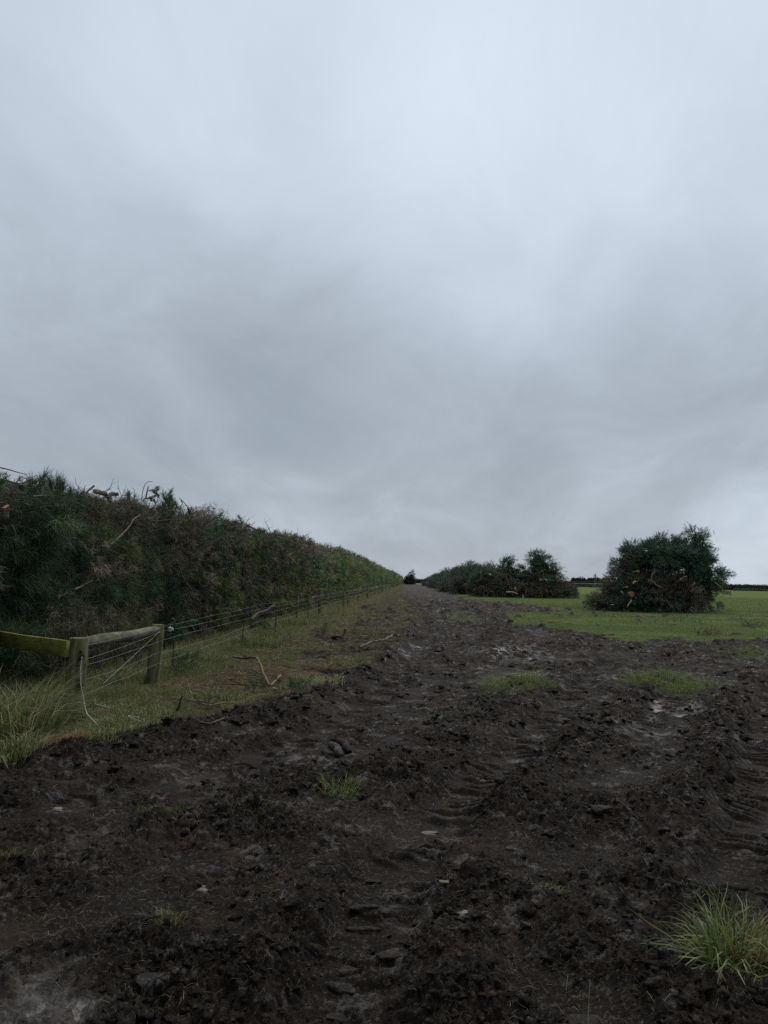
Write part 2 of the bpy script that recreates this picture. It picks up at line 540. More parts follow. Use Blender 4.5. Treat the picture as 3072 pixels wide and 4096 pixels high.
MAT['needle'] = leaf_mat('pine_needles', 0.55, 0.2, 0.3)
MAT['grass'] = leaf_mat('grass_blades', 0.5, 0.35, 0.3)
MAT['bark'] = solid_mat('bark', (0.75, 0.72, 0.68), (1.3, 1.25, 1.2), 0.85, 14, 0.2, 0.6, 60, attr=True)
MAT['post'] = solid_mat('weathered_post_timber', (0.060, 0.062, 0.024), (0.20, 0.190, 0.10), 0.85, 7, 0.2, 0.9, 40, (4, 4, .35))
MAT['rail'] = solid_mat('weathered_rail_timber', (0.050, 0.050, 0.030), (0.145, 0.138, 0.090), 0.85, 6, 0.2, 0.6, 30, (2, .5, 2))
MAT['board'] = solid_mat('mossy_board_timber', (0.095, 0.105, 0.018), (0.19, 0.185, 0.045), 0.8, 5, 0.2, 0.4, 30, (1, 1, 3))
MAT['wire'] = solid_mat('galvanised_wire', (0.22, 0.24, 0.24), (0.36, 0.38, 0.38), 0.55, 20, 0.5, 0.1, 40)
MAT['steel'] = solid_mat('rusty_steel', (0.03, 0.025, 0.02), (0.06, 0.05, 0.04), 0.6, 20, 0.4, 0.3, 60)
MAT['rope'] = solid_mat('pale_rope', (0.30, 0.29, 0.25), (0.5, 0.48, 0.42), 0.9, 30, 0.1, 0.4, 200)
MAT['black'] = solid_mat('black_plastic', (0.012, 0.012, 0.013), (0.025, 0.025, 0.025), 0.4, 20, 0.4, 0.1, 60)
MAT['white'] = solid_mat('white_plastic', (0.55, 0.56, 0.55), (0.7, 0.7, 0.7), 0.4, 20, 0.4, 0.1, 60)
MAT['stone'] = solid_mat('river_stone', (0.75, 0.72, 0.65), (1.15, 1.1, 1.0), 0.6, 20, 0.35, 0.3, 60, attr=True)
MAT['galv'] = solid_mat('galvanised_steel', (0.07, 0.08, 0.085), (0.12, 0.13, 0.14), 0.6, 2, 0.4, 0.0, 4)
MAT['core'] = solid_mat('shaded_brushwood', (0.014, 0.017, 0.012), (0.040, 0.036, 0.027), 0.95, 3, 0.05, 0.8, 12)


def ground_mat():
    m = bpy.data.materials.new('mud_and_grass'); m.use_nodes = True
    t = m.node_tree; t.nodes.clear(); q = NB(t)
    geo = q.new('ShaderNodeNewGeometry'); P = geo.outputs['Position']

    def at(n): return q.new('ShaderNodeAttribute', attribute_name=n).outputs['Fac']
    past, verge, pt, wet, lit = at('past'), at('verge'), at('patch'), at('wet'), at('litter')
    a = q.noise(P, 1.3, 4); c = q.noise(P, 9.0, 5, 0.65); d = q.noise(P, 45.0, 5, 0.7)
    mud = q.mix(q.rng(a, .35, .65), rgb(0.0160, 0.0108, 0.0075), rgb(0.0320, 0.0225, 0.0160))
    mud = q.mix(q.rng(c, .42, .62), q.mix(1.0, mud, rgb(0.38, 0.36, 0.34), 'MULTIPLY'), mud)
    mud = q.mix(q.math('MULTIPLY', q.rng(d, .54, .66), 0.8), mud, rgb(0.105, 0.080, 0.058))
    mud = q.mix(q.math('MULTIPLY', q.rng(q.noise(P, 2.3, 5, .6), .54, .68), 0.6), mud, rgb(0.050, 0.032, 0.021))
    sm = q.math('MULTIPLY', q.rng(q.noise(P, 5.0, 5, .65), .53, .63), q.rng(q.noise(P, 22.0, 4, .6), .42, .58))
    mud = q.mix(q.math('MULTIPLY', sm, .6), mud, rgb(0.060, 0.048, 0.038))
    wetc = q.mix(q.rng(d, .4, .6), rgb(0.022, 0.017, 0.013), rgb(0.052, 0.043, 0.035))
    mud = q.mix(wet, mud, wetc)
    # verge: needles, litter, thin grass
    v1 = q.mix(q.rng(c, .38, .62), rgb(0.034, 0.030, 0.018), rgb(0.105, 0.095, 0.056))
    v1 = q.mix(q.math('MULTIPLY', q.rng(q.noise(P, 3.5, 4), .45, .62), 0.75), v1, rgb(0.075, 0.085, 0.036))
    v1 = q.mix(q.math('MULTIPLY', q.rng(d, .5, .65), 0.6), v1, rgb(0.16, 0.145, 0.09))
    drv = q.math('MULTIPLY', q.rng(q.new_x(P), -3.6, -1.6), q.rng(q.noise(P, 1.6, 5, .65), .40, .60))
    v1 = q.mix(q.math('MULTIPLY', drv, .75), v1, q.mix(q.rng(d, .45, .62), rgb(0.022, 0.017, 0.012), rgb(0.085, 0.070, 0.048)))
    litc = q.mix(q.rng(d, .35, .65), rgb(0.055, 0.036, 0.024), rgb(0.13, 0.095, 0.062))
    v1 = q.mix(q.math('MULTIPLY', lit, q.rng(c, .3, .55)), v1, litc)
    # pasture
    g = q.mix(q.rng(q.noise(P, 0.35, 5, .6), .35, .65), rgb(0.090, 0.128, 0.046), rgb(0.145, 0.180, 0.070))
    g = q.mix(q.math('MULTIPLY', q.rng(q.noise(P, 0.45, 7, .7), .48, .60), 0.75), g, rgb(0.13, 0.125, 0.065))
    g = q.mix(q.rng(d, .38, .62), q.mix(1.0, g, rgb(.72, .74, .7), 'MULTIPLY'), g)
    out = q.mix(verge, mud, v1)
    out = q.mix(q.math('MULTIPLY', pt, 0.7), out, rgb(0.045, 0.058, 0.022))
    out = q.mix(past, out, g)
    p = q.new('ShaderNodeBsdfPrincipled'); q.l.new(out, p.inputs['Base Color'])
    glint = q.math('MAXIMUM', wet, q.math('MULTIPLY', sm, .8))
    ro = q.rng(c, .35, .65, .6, .92)
    ro = q.mix(glint, ro, (0.33, 0.33, 0.33, 1))
    veg = q.math('MAXIMUM', past, verge)
    ro = q.mix(veg, ro, (0.9, 0.9, 0.9, 1))
    q.l.new(ro, p.inputs['Roughness'])
    q.l.new(q.math('MULTIPLY', q.math('SUBTRACT', 1.0, veg), q.math('ADD', 0.12, q.math('MULTIPLY', glint, 0.42))), p.inputs['Specular IOR Level'])
    bp = q.new('ShaderNodeBump'); bp.inputs['Distance'].default_value = 0.05
    q.l.new(q.math('SUBTRACT', 0.85, q.math('MULTIPLY', wet, 0.6)), bp.inputs['Strength'])
    hh = q.math('ADD', q.noise(P, 24, 7, 0.76), q.math('MULTIPLY', q.noise(P, 110, 4, 0.7), 0.45))
    q.l.new(hh, bp.inputs['Height']); q.l.new(bp.outputs[0], p.inputs['Normal'])
    o = q.new('ShaderNodeOutputMaterial'); q.l.new(p.outputs[0], o.inputs[0])
    return m


MAT['ground'] = ground_mat()


# ------------------------------------------------------------------ the ground, one sheet to the horizon
def build_ground():
    r = [0.9]
    while r[-1] < 4700:
        x = r[-1]
        k = 0.010 if x < 2.2 else 0.0016 if x < 34 else 0.0022 if x < 80 else 0.0045 if x < 200 else 0.03 if x < 900 else 0.15
        r.append(x * (1 + k))
    r = np.array(r)
    a0, a1 = math.radians(-31), math.radians(31)      # azimuth from +Y towards +X, dense where it is seen
    dense = np.arange(a0 - YAW, a1 - YAW, 0.0016)
    rest = np.linspace(a1 - YAW, a0 - YAW + 2 * math.pi, 110)[1:-1]
    A = np.concatenate([dense, rest])
    nr, na = len(r), len(A)
    RR, AA = np.meshgrid(r, A, indexing='ij')
    x = (RR * np.sin(AA)).ravel(); y = (RR * np.cos(AA)).ravel()
    z, past, verge, pt, wet, rin, berm, rough = hz(x, y, cell=0.0019 * np.hypot(x, y), full=True)
    c = G(1130, 2710)
    lit = np.exp(-(((x - c[0]) / 1.5) ** 2 + ((y - c[1]) / 2.6) ** 2)) * (0.9 + n2(x, y, 2, 51))
    c2 = G(560, 2850)
    lit = np.maximum(lit, np.exp(-(((x - c2[0]) / .9) ** 2 + ((y - c2[1]) / 1.0) ** 2)) * .7)
    c3 = G(1960, 2690)
    V = np.stack([x, y, z], 1)
    ctr = len(V)
    V = np.concatenate([V, [[0, 0, 0.0]]])
    i = np.arange(nr - 1)[:, None] * na; j = np.arange(na)[None, :]; j1 = (j + 1) % na
    Q = np.stack([i + j, i + na + j, i + na + j1, i + j1], -1).reshape(-1, 4)
    Tq = np.stack([np.full(na, ctr), np.arange(na), (np.arange(na) + 1) % na], 1)
    ap = lambda s: np.concatenate([s, [0]])
    o = link_mesh('ground', V, [Q, Tq], MAT['ground'], None,
                  {'past': ap(past), 'verge': ap(verge), 'patch': ap(pt), 'wet': ap(wet), 'litter': ap(np.clip(lit, 0, 1))}, smooth=False)
    tag(o, kind='structure')
    print('ground', nr, na, nr * na)


build_ground()


def gz(x, y): return float(hz(np.array([x]), np.array([y]))[0])


def area_pts(n, rmin, rmax, a0=-32, a1=28, power=1.0):
    """points in the fan in front of the viewer, density falling with distance"""
    u = RS.rand(n)
    if abs(power - 1) < 1e-6: r = rmin * (rmax / rmin) ** u
    else: r = (rmin ** (1 - power) + u * (rmax ** (1 - power) - rmin ** (1 - power))) ** (1 / (1 - power))
    a = np.radians(RS.uniform(a0, a1, n))
    return r * np.sin(a), r * np.cos(a)


# ------------------------------------------------------------------ clods and straw on the mud
def build_clods():
    V0, F0 = ico(2)
    var = []
    for s in range(14):
        k = 1 + n3(V0 * 1.0 + s * 7.1, 1.1, s) * 0.9 + n3(V0 + s * 3.3, 2.6, s + 3) * 0.9 + RS.normal(size=len(V0)) * .10
        var.append(V0 * k[:, None])
    N = 16000
    x, y = area_pts(N * 2, 2.4, 34, power=1.25)
    z, past, verge, pt, wet, rin, berm, rough = hz(x, y, full=True)
    keep = (past + verge < 0.25) & (wet < 0.3) & (RS.rand(len(x)) < np.clip(rough * 0.8 + berm * .5 - 0.15, 0.02, 1))
    x, y, z = x[keep][:N], y[keep][:N], z[keep][:N]
    n = len(x)
    r = np.hypot(x, y)
    s = (0.006 + 0.026 * RS.rand(n) ** 4) * np.clip(r / 6, 0.8, 1.7)
    A = Acc()
    idx = RS.randint(0, 14, n)
    for v in range(14):
        w = np.where(idx == v)[0]
        if not len(w): continue
        th = RS.rand(len(w)) * 6.283
        c, sn = np.cos(th), np.sin(th)
        B = var[v]
        sx = RS.uniform(.8, 1.6, len(w)); sz = RS.uniform(.45, .9, len(w))
        px = B[None, :, 0] * sx[:, None]; py = B[None, :, 1].repeat(len(w), 0); pz = B[None, :, 2] * sz[:, None]
        qx = px * c[:, None] - py * sn[:, None]; qy = px * sn[:, None] + py * c[:, None]
        P = np.stack([x[w, None] + qx * s[w, None], y[w, None] + qy * s[w, None], z[w, None] + (pz + .1) * s[w, None]], -1)
        F = (F0[None] + (np.arange(len(w)) * len(B))[:, None, None]).reshape(-1, 3)
        A.add(P.reshape(-1, 3), [F], np.array([0.03, .025, .02]))
    o = A.build('mud_clods', MAT['ground'])
    tag(o, 'loose crumbs and clods of dark mud over the churned track', 'mud', kind='stuff')


build_clods()


def build_straw():
    N = 20000
    x, y = area_pts(N * 2, 2.4, 26, power=1.2)
    z, past, verge, pt, wet, rin, berm, rough = hz(x, y, full=True)
    clump = n2(x, y, 1.3, 61) + n2(x, y, 4, 62) * .6
    keep = (past + verge < 0.3) & (clump + RS.rand(len(x)) * .5 > 0.22) & (wet < .5)
    x, y, z = x[keep][:N], y[keep][:N], z[keep][:N]
    n = len(x); r = np.hypot(x, y)
    th = RS.rand(n) * 6.283; up = RS.rand(n) ** 2 * 0.9
    D_ = unit(np.stack([np.cos(th), np.sin(th), up], 1))
    Bn = np.stack([RS.normal(size=n) * .4, RS.normal(size=n) * .4, -up - .3], 1)
    pal = np.array([[.20, .165, .11], [.12, .085, .055], [.10, .11, .05], [.07, .05, .035], [.24, .22, .17]])
    C = pal[RS.choice(5, n, p=[.22, .3, .15, .27, .06])] * RS.uniform(.7, 1.2, (n, 1))
    V, F, CC = blades(np.stack([x, y, z], 1), D_, Bn, RS.uniform(.02, .085, n), np.clip(0.0016 * r / 4, .0014, .005), C)
    A = Acc(); A.add(V, F, CC)
    o = A.build('straw_bits', MAT['grass'])
    tag(o, 'torn roots and straw bits trodden into the dark mud', 'straw', kind='stuff')


build_straw()


# ------------------------------------------------------------------ grass
def grass_blades(x, y, h, wd, pal, prob, lean=0.35, droop=0.6, zoff=0.0, seg=2, z=None):
    n = len(x)
    if z is None: z = hz(x, y)
    th = RS.rand(n) * 6.283
    ln = np.abs(RS.normal(size=n)) * lean
    D_ = unit(np.stack([np.cos(th) * ln, np.sin(th) * ln, np.ones(n)], 1))
    Bn = np.stack([np.cos(th) * droop * RS.rand(n), np.sin(th) * droop * RS.rand(n), -droop * RS.rand(n) * .8], 1)
    pal = np.array(pal)
    C = pal[RS.choice(len(pal), n, p=prob)] * RS.uniform(.75, 1.2, (n, 1))
    return blades(np.stack([x, y, z - 0.01 + zoff], 1), D_, Bn, h, wd, C, seg)


PAL_P = [[.095, .155, .048], [.130, .190, .062], [.165, .200, .085], [.25, .24, .14]]
PAL_V = [[.072, .115, .036], [.130, .165, .055], [.20, .20, .10], [.27, .24, .14], [.16, .10, .06]]
PR_V = [.33, .28, .2, .09, .10]


def build_pasture():
    A = Acc()
    for (n, r0, r1, h0, h1, w, seg) in ((150000, 10, 32, .05, .12, .0060, 2), (150000, 28, 60, .06, .13, .013, 1), (120000, 55, 140, .08, .16, .030, 1)):
        x, y = area_pts(n, r0, r1, -6, 33, power=.2)
        past, verge, pt, wet = masks(x, y)
        cl = 0.55 + n2(x, y, .5, 71) * .5 + n2(x, y, 1.6, 72) * .5
        keep = (past > 0.5) & (RS.rand(n) < np.clip(cl + .35, .15, 1)) & (x > 0)
        x, y = x[keep], y[keep]
        hh = RS.uniform(h0, h1, len(x)) * (0.75 + 0.6 * np.clip(n2(x, y, .4, 73) + .5, 0, 1))
        V, F, C = grass_blades(x, y, hh, w, PAL_P, [.4, .33, .17, .10], seg=seg)
        A.add(V, F, C)
    o = A.build('pasture_grass', MAT['grass'])
    tag(o, 'short green pasture grass on the paddock right of the track', 'grass', kind='stuff')


build_pasture()


def build_verge_grass():
    A = Acc()
    for (n, r0, r1, hm, w, seg) in ((200000, 6, 17, 1.0, .0042, 2), (150000, 14, 36, 1.05, .008, 2), (90000, 34, 150, 1.3, .022, 1)):
        x, y = area_pts(n, r0, r1, -34, 5, power=.5)
        past, verge, pt, wet = masks(x, y)
        # taller along the fence (x about -3.9), thin on the driven side
        fence = np.exp(-((x + 4.3) / 1.1) ** 2)
        side = sstep(-6.5, -5.4, x)
        cl = n2(x, y, .9, 81) + n2(x, y, 2.8, 82) * .7
        near_edge = sstep(12.5, 9.5, y) * .45
        dens = np.clip(.02 + fence * .75 + near_edge + cl * 1.1 - .16 * sstep(-3.2, -1.8, x) + .10 * sstep(25, 50, y), 0.015, 1) * side
        c = G(1130, 2710)
        dens *= 1 - .75 * np.exp(-(((x - c[0]) / 1.4) ** 2 + ((y - c[1]) / 2.4) ** 2))
        keep = (verge > 0.5) & (RS.rand(n) < dens)
        x, y = x[keep], y[keep]; fe = fence[keep]
        hh = (RS.uniform(.04, .11, len(x)) + fe * RS.uniform(.03, .19, len(x)) + .04 * np.clip(cl[keep], 0, 1)) * hm
        for (qx, qy) in (G(292, 2880), G(606, 2742)):
            hh = hh * (1 - .72 * np.exp(-(((x - qx - .05) / .38) ** 2 + ((y - qy + .35) / .55) ** 2)))
        mix = n2(x, y, 1.1, 83) + n2(x, y, 4, 84) * .5
        hh = hh * np.clip(1 + n2(x, y, 2.2, 85) * 1.4, .35, 1.8)
        for sel, pr in ((mix > .12, [.10, .22, .32, .24, .12]), ((mix <= .12) & (mix > -.15), PR_V), (mix <= -.15, [.62, .26, .07, .02, .03])):
            V, F, C = grass_blades(x[sel], y[sel], hh[sel], w, PAL_V, pr, lean=.55, droop=.9, seg=seg)
            A.add(V, F, C)
    o = A.build('verge_grass', MAT['grass'])
    tag(o, 'rough green and straw coloured grass along the fence line verge', 'grass', kind='stuff')


build_verge_grass()


def build_litter():
    N = 26000
    x, y = area_pts(N * 2, 7, 40, -34, 2, power=.8)
    z, past, verge, pt, wet, rin, berm, rough = hz(x, y, full=True)
    keep = (verge > .5) & (x > -5.4) & (n2(x, y, .9, 63) + n2(x, y, 3.1, 64) * .7 + RS.rand(len(x)) * .6 > .15)
    x, y, z = x[keep][:N], y[keep][:N], z[keep][:N]
    n = len(x); r = np.hypot(x, y)
    th = RS.rand(n) * 6.283; up = RS.rand(n) ** 2 * .5
    D_ = unit(np.stack([np.cos(th), np.sin(th), up], 1))
    Bn = np.stack([RS.normal(size=n) * .4, RS.normal(size=n) * .4, -up - .1], 1)
    pal = np.array([[.28, .24, .15], [.09, .065, .045], [.17, .10, .06], [.05, .038, .03], [.30, .26, .18]])
    C = pal[RS.choice(5, n, p=[.25, .28, .2, .2, .07])] * RS.uniform(.7, 1.2, (n, 1))
    V, F, CC = blades(np.stack([x, y, z + .015], 1), D_, Bn, RS.uniform(.05, .20, n), np.clip(0.004 * r / 10, .004, .014), C)
    A = Acc(); A.add(V, F, CC)
    for i in range(260):
        k = RS.randint(0, n)
        twig(A, (x[k], y[k], z[k] + .01), (RS.normal(), RS.normal(), .12), RS.uniform(.12, .45), RS.uniform(.003, .007) * max(1, r[k] / 16), pal[RS.choice([1, 3, 1, 0])], 1, 4, .3)
    o = A.build('verge_litter', MAT['grass'])
    tag(o, 'dead needles straw and broken twigs littering the verge', 'litter', kind='stuff')


build_litter()


def tussock(name, px, py, rad, n, h, label, pal=PAL_V, pr=None, w=.006, lean=.8, droop=1.3, cat='grass', group=None, flat=1.0, z_extra=0.0, mound=0.0):
    cx_, cy_ = G(px, py)
    z0 = gz(cx_, cy_) + z_extra
    q = RS.rand(n) ** .6 * rad; th = RS.rand(n) * 6.283
    x = np.cos(th) * q; y = np.sin(th) * q * flat
    if rad > .35:
        gx_, gy_ = x + cx_, y + cy_
        kp = n2(gx_, gy_, 2.2, 66) + n2(gx_, gy_, 6, 67) * .5 + RS.rand(n) * .25 > -.02
        x, y, q, th = x[kp], y[kp], q[kp], th[kp]; n = len(x)
        h = h * np.clip(.9 + n2(gx_[kp], gy_[kp], 2.2, 66) * 1.3, .4, 1.6)
    if mound > 0:
        zl = (1 - (q / rad) ** 2) * mound - 0.02
    else:
        zl = hz(x + cx_, y + cy_) - z0
    ln = lean * (.25 + q / rad) * RS.uniform(.3, 1.2, n)
    ph = th + RS.normal(size=n) * .7
    D_ = unit(np.stack([np.cos(ph) * ln, np.sin(ph) * ln, np.ones(n)], 1))
    Bn = np.stack([np.cos(ph) * droop * .6, np.sin(ph) * droop * .6, -droop * RS.rand(n)], 1)
    pal = np.array(pal); pr = pr if pr is not None else [1 / len(pal)] * len(pal)
    C = pal[RS.choice(len(pal), n, p=pr)] * RS.uniform(.7, 1.2, (n, 1))
    A = Acc()
    V, F, CC = blades(np.stack([x, y, zl], 1), D_, Bn, h * RS.uniform(.45, 1.1, n), w, C)
    A.add(V, F, CC)
    o = A.build(name, MAT['grass'])
    o.location = (cx_, cy_, z0)
    if any(q_ in label for q_ in ('scattered', 'thin grass patch', 'dry orange', 'tiny pale green', 'strip of', 'faint yellowish', 'sparse ragged')):
        o.name = 'sparse_grass'; tag(o, label, cat, kind='stuff')
    else: tag(o, label, cat, group)
    return o, (cx_, cy_, z0)


GR = [[.080, .120, .034], [.125, .165, .05], [.17, .20, .08], [.22, .20, .09]]
GP = [.45, .3, .17, .08]
SG = 'grass clumps left standing in the mud'
# grass patches and clumps left in the mud
tussock('grass_clump', 1362, 3135, .17, 300, .12, 'small bright grass clump on a mud clod below the two whitish wood pieces', GR, GP, .004, group=SG)
tussock('grass_clump', 2060, 2735, .62, 1300, .22, 'green grass island in the mud with an orange dry patch on its left', GR, GP, .005, group=SG, flat=1.3)
tussock('grass_clump', 2690, 2725, .85, 2300, .24, 'wide green grass island in the mud, on the right half', GR, GP, .005, group=SG, flat=1.2)
tussock('grass_clump', 650, 3235, .20, 330, .10, 'flattened dark green grass tuft on a ridge at lower left', [[.03, .055, .02], [.08, .1, .04], [.13, .12, .07]], [.5, .3, .2], .004, group=SG, flat=.6)
tussock('grass_clump', 1010, 3235, .26, 180, .08, 'sparse ragged grass on the dark clod ridge at left', [[.05, .06, .025], [.12, .12, .06]], [.6, .4], .0035, group=SG, flat=.5)
tussock('grass_clump', 1850, 2475, 1.0, 900, .12, 'thin grass patch on the track beside the water filled rut', GR, GP, .008, group=SG, flat=1.6)
tussock('grass_clump', 1830, 2850, .45, 260, .08, 'faint yellowish grass on churned mud left of the treaded rut', GR, [.2, .3, .3, .2], .004, group=SG)
tussock('grass_clump', 2180, 3545, .11, 90, .06, 'tiny pale green sprouts on a dark clod in the foreground', GR, [.1, .3, .4, .2], .003, group=SG, flat=.5)
tussock('grass_clump', 670, 3650, .08, 50, .08, 'wispy thin grass sprig in the foreground mud', GR, [.3, .3, .2, .2], .0025, group=SG)
tussock('grass_clump', 75, 3400, .10, 60, .09, 'wispy straw coloured grass near the left edge', GR, [.1, .2, .3, .4], .0025, group=SG)
tussock('grass_clump', 3010, 2608, 1.1, 900, .12, 'strip of grass near the right edge below the paddock', GR, GP, .007, group=SG, flat=.7)
tussock('grass_clump', 2500, 2610, .7, 160, .10, 'scattered grass blades on the churned bank below the paddock', GR, GP, .006, group=SG, flat=.6)
tussock('grass_clump', 1990, 2690, .40, 260, .06, 'dry orange grass lying left of the green grass island', [[.22, .13, .07], [.15, .10, .06]], [.6, .4], .005, group=SG)


def big_tussock():
    cx_, cy_ = G(2950, 3850)
    z0 = gz(cx_, cy_) + 0.01
    root = empty('grass_tussock', (cx_, cy_, z0))
    tag(root, 'large shaggy green grass tussock with browned drooping blades, bottom right corner', 'grass')
    for nm, n, pal, sd in (('green_blades', 640, [[.070, .105, .028], [.115, .15, .042], [.18, .20, .08], [.045, .075, .028]], 0), ('browned_blades', 260, [[.26, .15, .07], [.20, .17, .08], [.17, .10, .05]], 1)):
        q = RS.rand(n) ** .6 * .14; th = RS.rand(n) * 6.283
        x = np.cos(th) * q; y = np.sin(th) * q
        ln = .08 + RS.rand(n) ** 1.2 * 1.6 * (.3 + q / .14)
        ph = th + RS.normal(size=n) * .6
        if sd: ph = RS.normal(size=n) * .45 + .1; ln = RS.uniform(.5, 1.4, n)
        D_ = unit(np.stack([np.cos(ph) * ln + .12, np.sin(ph) * ln, np.ones(n)], 1))
        L = RS.uniform(.15, .40, n) * (1.0 if sd == 0 else 1.15)
        P = np.stack([x, y, np.zeros(n) + .02], 1)
        A = Acc()
        K = 7
        side = unit(np.cross(D_, np.array([[0, 0, 1.0]]) + rdir(n) * .5))
        pts = [P]; d = D_.copy(); g = RS.uniform(.10, .62, (n, 1))
        for k in range(K - 1):
            pts.append(pts[-1] + d * L[:, None] / (K - 1))
            d = unit(d + np.array([[0, 0, -1.0]]) * g + RS.normal(size=(n, 3)) * .13)
        wd = RS.uniform(.0022, .0050, n)[:, None]
        V = []
        for k in range(K):
            ww = wd * (1 - (k / (K - 1)) ** 2.2 * .93)
            V += [pts[k] - side * ww, pts[k] + side * ww]
        V = np.stack(V, 1)
        base = np.arange(n)[:, None] * 2 * K
        Q = np.concatenate([base + np.array([[2 * k, 2 * k + 1, 2 * k + 3, 2 * k + 2]]) for k in range(K - 1)])
        pal = np.array(pal)
        C = pal[RS.choice(len(pal), n)] * RS.uniform(.7, 1.25, (n, 1))
        A.add(V.reshape(-1, 3), [Q], np.repeat(C, 2 * K, 0))
        A.build(nm, MAT['grass'], root)


big_tussock()

TG = [[.070, .105, .040], [.145, .170, .065], [.26, .25, .14], [.36, .32, .21]]
TGR = 'long grass tufts around the fence corner'
LONG = [(30, 2960, .45, 2000, .62, 'tall straw green grass mass at the left edge below the board', [.3, .35, .25, .1]),
        (90, 2900, .32, 1200, .46, 'tall arching grass left of the near fence post', [.35, .35, .2, .1]),
        (215, 2800, .22, 400, .24, 'dark drooping grass tuft behind the near fence post', [.6, .25, .1, .05]),
        (60, 3030, .25, 500, .22, 'low pale grass fringe at the left edge of the mud', [.3, .35, .25, .1]),
        (430, 2850, .35, 700, .14, 'matted yellow grass right of the near fence post', [.1, .2, .4, .3]),
        (600, 2885, .35, 800, .16, 'bright short grass on the verge edge below the rails', [.3, .4, .25, .05]),
        (480, 2745, .35, 800, .24, 'green tall grass under the round rail', [.55, .3, .1, .05]),
        (740, 2690, .4, 800, .30, 'grey green grass mound right of the second post', [.5, .3, .15, .05]),
        (820, 2650, .35, 600, .26, 'pale bladed grass tuft beside the slim dead branches', [.3, .4, .2, .1]),
        (1035, 2590, .5, 700, .36, 'broad bladed green tuft below the hanging pine sprig', [.5, .35, .1, .05]),
        (1230, 2710, .3, 350, .12, 'small yellow tuft in the middle of the verge', [.1, .3, .4, .2]),
        (1300, 2740, .3, 350, .14, 'yellow green tuft near the mud bank edge', [.1, .3, .4, .2]),
        (1190, 2500, .8, 900, .35, 'tall grass under the third fence span', [.4, .35, .2, .05]),
        (520, 2915, .30, 700, .15, 'bright yellow green grass spilling over the mud bank below the rail', [.25, .45, .25, .05]),
        (370, 2960, .32, 700, .15, 'bright yellow green grass at the mud edge below the hanging rope', [.25, .45, .25, .05]),
        (880, 2790, .35, 500, .15, 'patchy green tuft beside the forked twig on the bank', [.4, .4, .15, .05]),
        (1400, 2650, .4, 500, .16, 'green tuft on the verge corner beside the track', [.4, .4, .15, .05]),
        (200, 3000, .3, 600, .14, 'flattened reddish straw at the verge edge near the left', [.1, .1, .3, .5])]
for (px, py, rad, n, h, lab, pr) in LONG:
    pal = TG if 'reddish' not in lab else [[.07, .08, .04], [.12, .09, .05], [.22, .14, .08], [.26, .18, .10]]
    tussock('grass_tuft', px, py, rad, int(n * .75), h * (1.25 if h > .3 else 1.1), lab, pal, pr, .0085, lean=.5, droop=1.3, group=TGR)


# ------------------------------------------------------------------ conifer shoots
GREEN = np.array([[.034, .070, .026], [.048, .082, .026], [.028, .062, .028], [.066, .090, .034]])
BLUE = np.array([[.028, .060, .032], [.038, .072, .038], [.046, .078, .034]])
BROWN = np.array([[.085, .068, .050], [.115, .090, .068], [.068, .060, .046], [.16, .135, .105]])
OLIVE = np.array([[.080, .108, .020], [.105, .118, .028], [.060, .088, .020]])


def shoots(A, P, Ax, shoot, nn, L, wd, Cc, spread=1.0, droop=0.25, seg=2):
    """P: shoot roots, Ax: axes, nn needles each"""
    n = len(P)
    t = RS.rand(n, nn, 1)
    P2 = (P[:, None, :] + Ax[:, None, :] * t * np.broadcast_to(shoot, (n,))[:, None, None]).reshape(-1, 3)
    Dd = unit((Ax[:, None, :] * .9 + RS.normal(size=(n, nn, 3)) * spread * .75).reshape(-1, 3))
    Bn = np.zeros((n * nn, 3)); Bn[:, 2] = -droop * RS.rand(n * nn) * 1.6
    C = np.repeat(Cc, nn, 0) * RS.uniform(.88, 1.12, (n * nn, 1))
    Ln = np.repeat(np.broadcast_to(L, (n,)), nn) * RS.uniform(.6, 1.1, n * nn)
    V, F, CC = blades(P2, Dd, Bn, Ln, wd, C, seg)
    A.add(V, F, CC)


def boughs(A, P, Nrm, rad, k, shoot, nn, L, wd, Cc, droop=.3, seg=2, spread=1.0, hang=0.0):
    """P: bough tips, Nrm: way they face; k shoots radiate from each one, all of one colour"""
    n = len(P)
    dd = RS.normal(size=(n, k, 3)) * .75 + Nrm[:, None, :] * .85
    dd[:, :, 2] -= np.broadcast_to(hang, (n,))[:, None]
    dd = dd / np.linalg.norm(dd, axis=2, keepdims=True)
    r_ = np.broadcast_to(rad, (n,))[:, None, None] * RS.rand(n, k, 1) ** .5
    Q = (P[:, None, :] + dd * r_).reshape(-1, 3)
    shoots(A, Q, dd.reshape(-1, 3), np.repeat(np.broadcast_to(shoot, (n,)), k) * RS.uniform(.6, 1.2, n * k), nn, np.repeat(np.broadcast_to(L, (n,)), k), wd, np.repeat(Cc, k, 0) * RS.uniform(.88, 1.12, (n * k, 1)), spread, droop, seg)


# ------------------------------------------------------------------ the pine shelterbelt along the fence
HX = -5.4
_hy = np.array([2, 10, 12, 14, 16, 18, 20, 22, 26, 33, 38, 45, 60, 83, 120, 500.])
_hh = np.array([2.6, 2.62, 2.74, 2.86, 2.90, 3.0, 3.08, 3.10, 3.18, 3.36, 3.58, 3.45, 3.85, 4.05, 4.0, 4.0])


def hedge_top(y): return np.interp(y, _hy, _hh) + n2(y, y * 0, 0.7, 91) * .26 * np.interp(y, [0, 30, 70], [1, .8, .35]) + n2(y, y * 0 + 5, 2.1, 92) * .26 * np.interp(y, [0, 30, 90], [1, 1, .5])


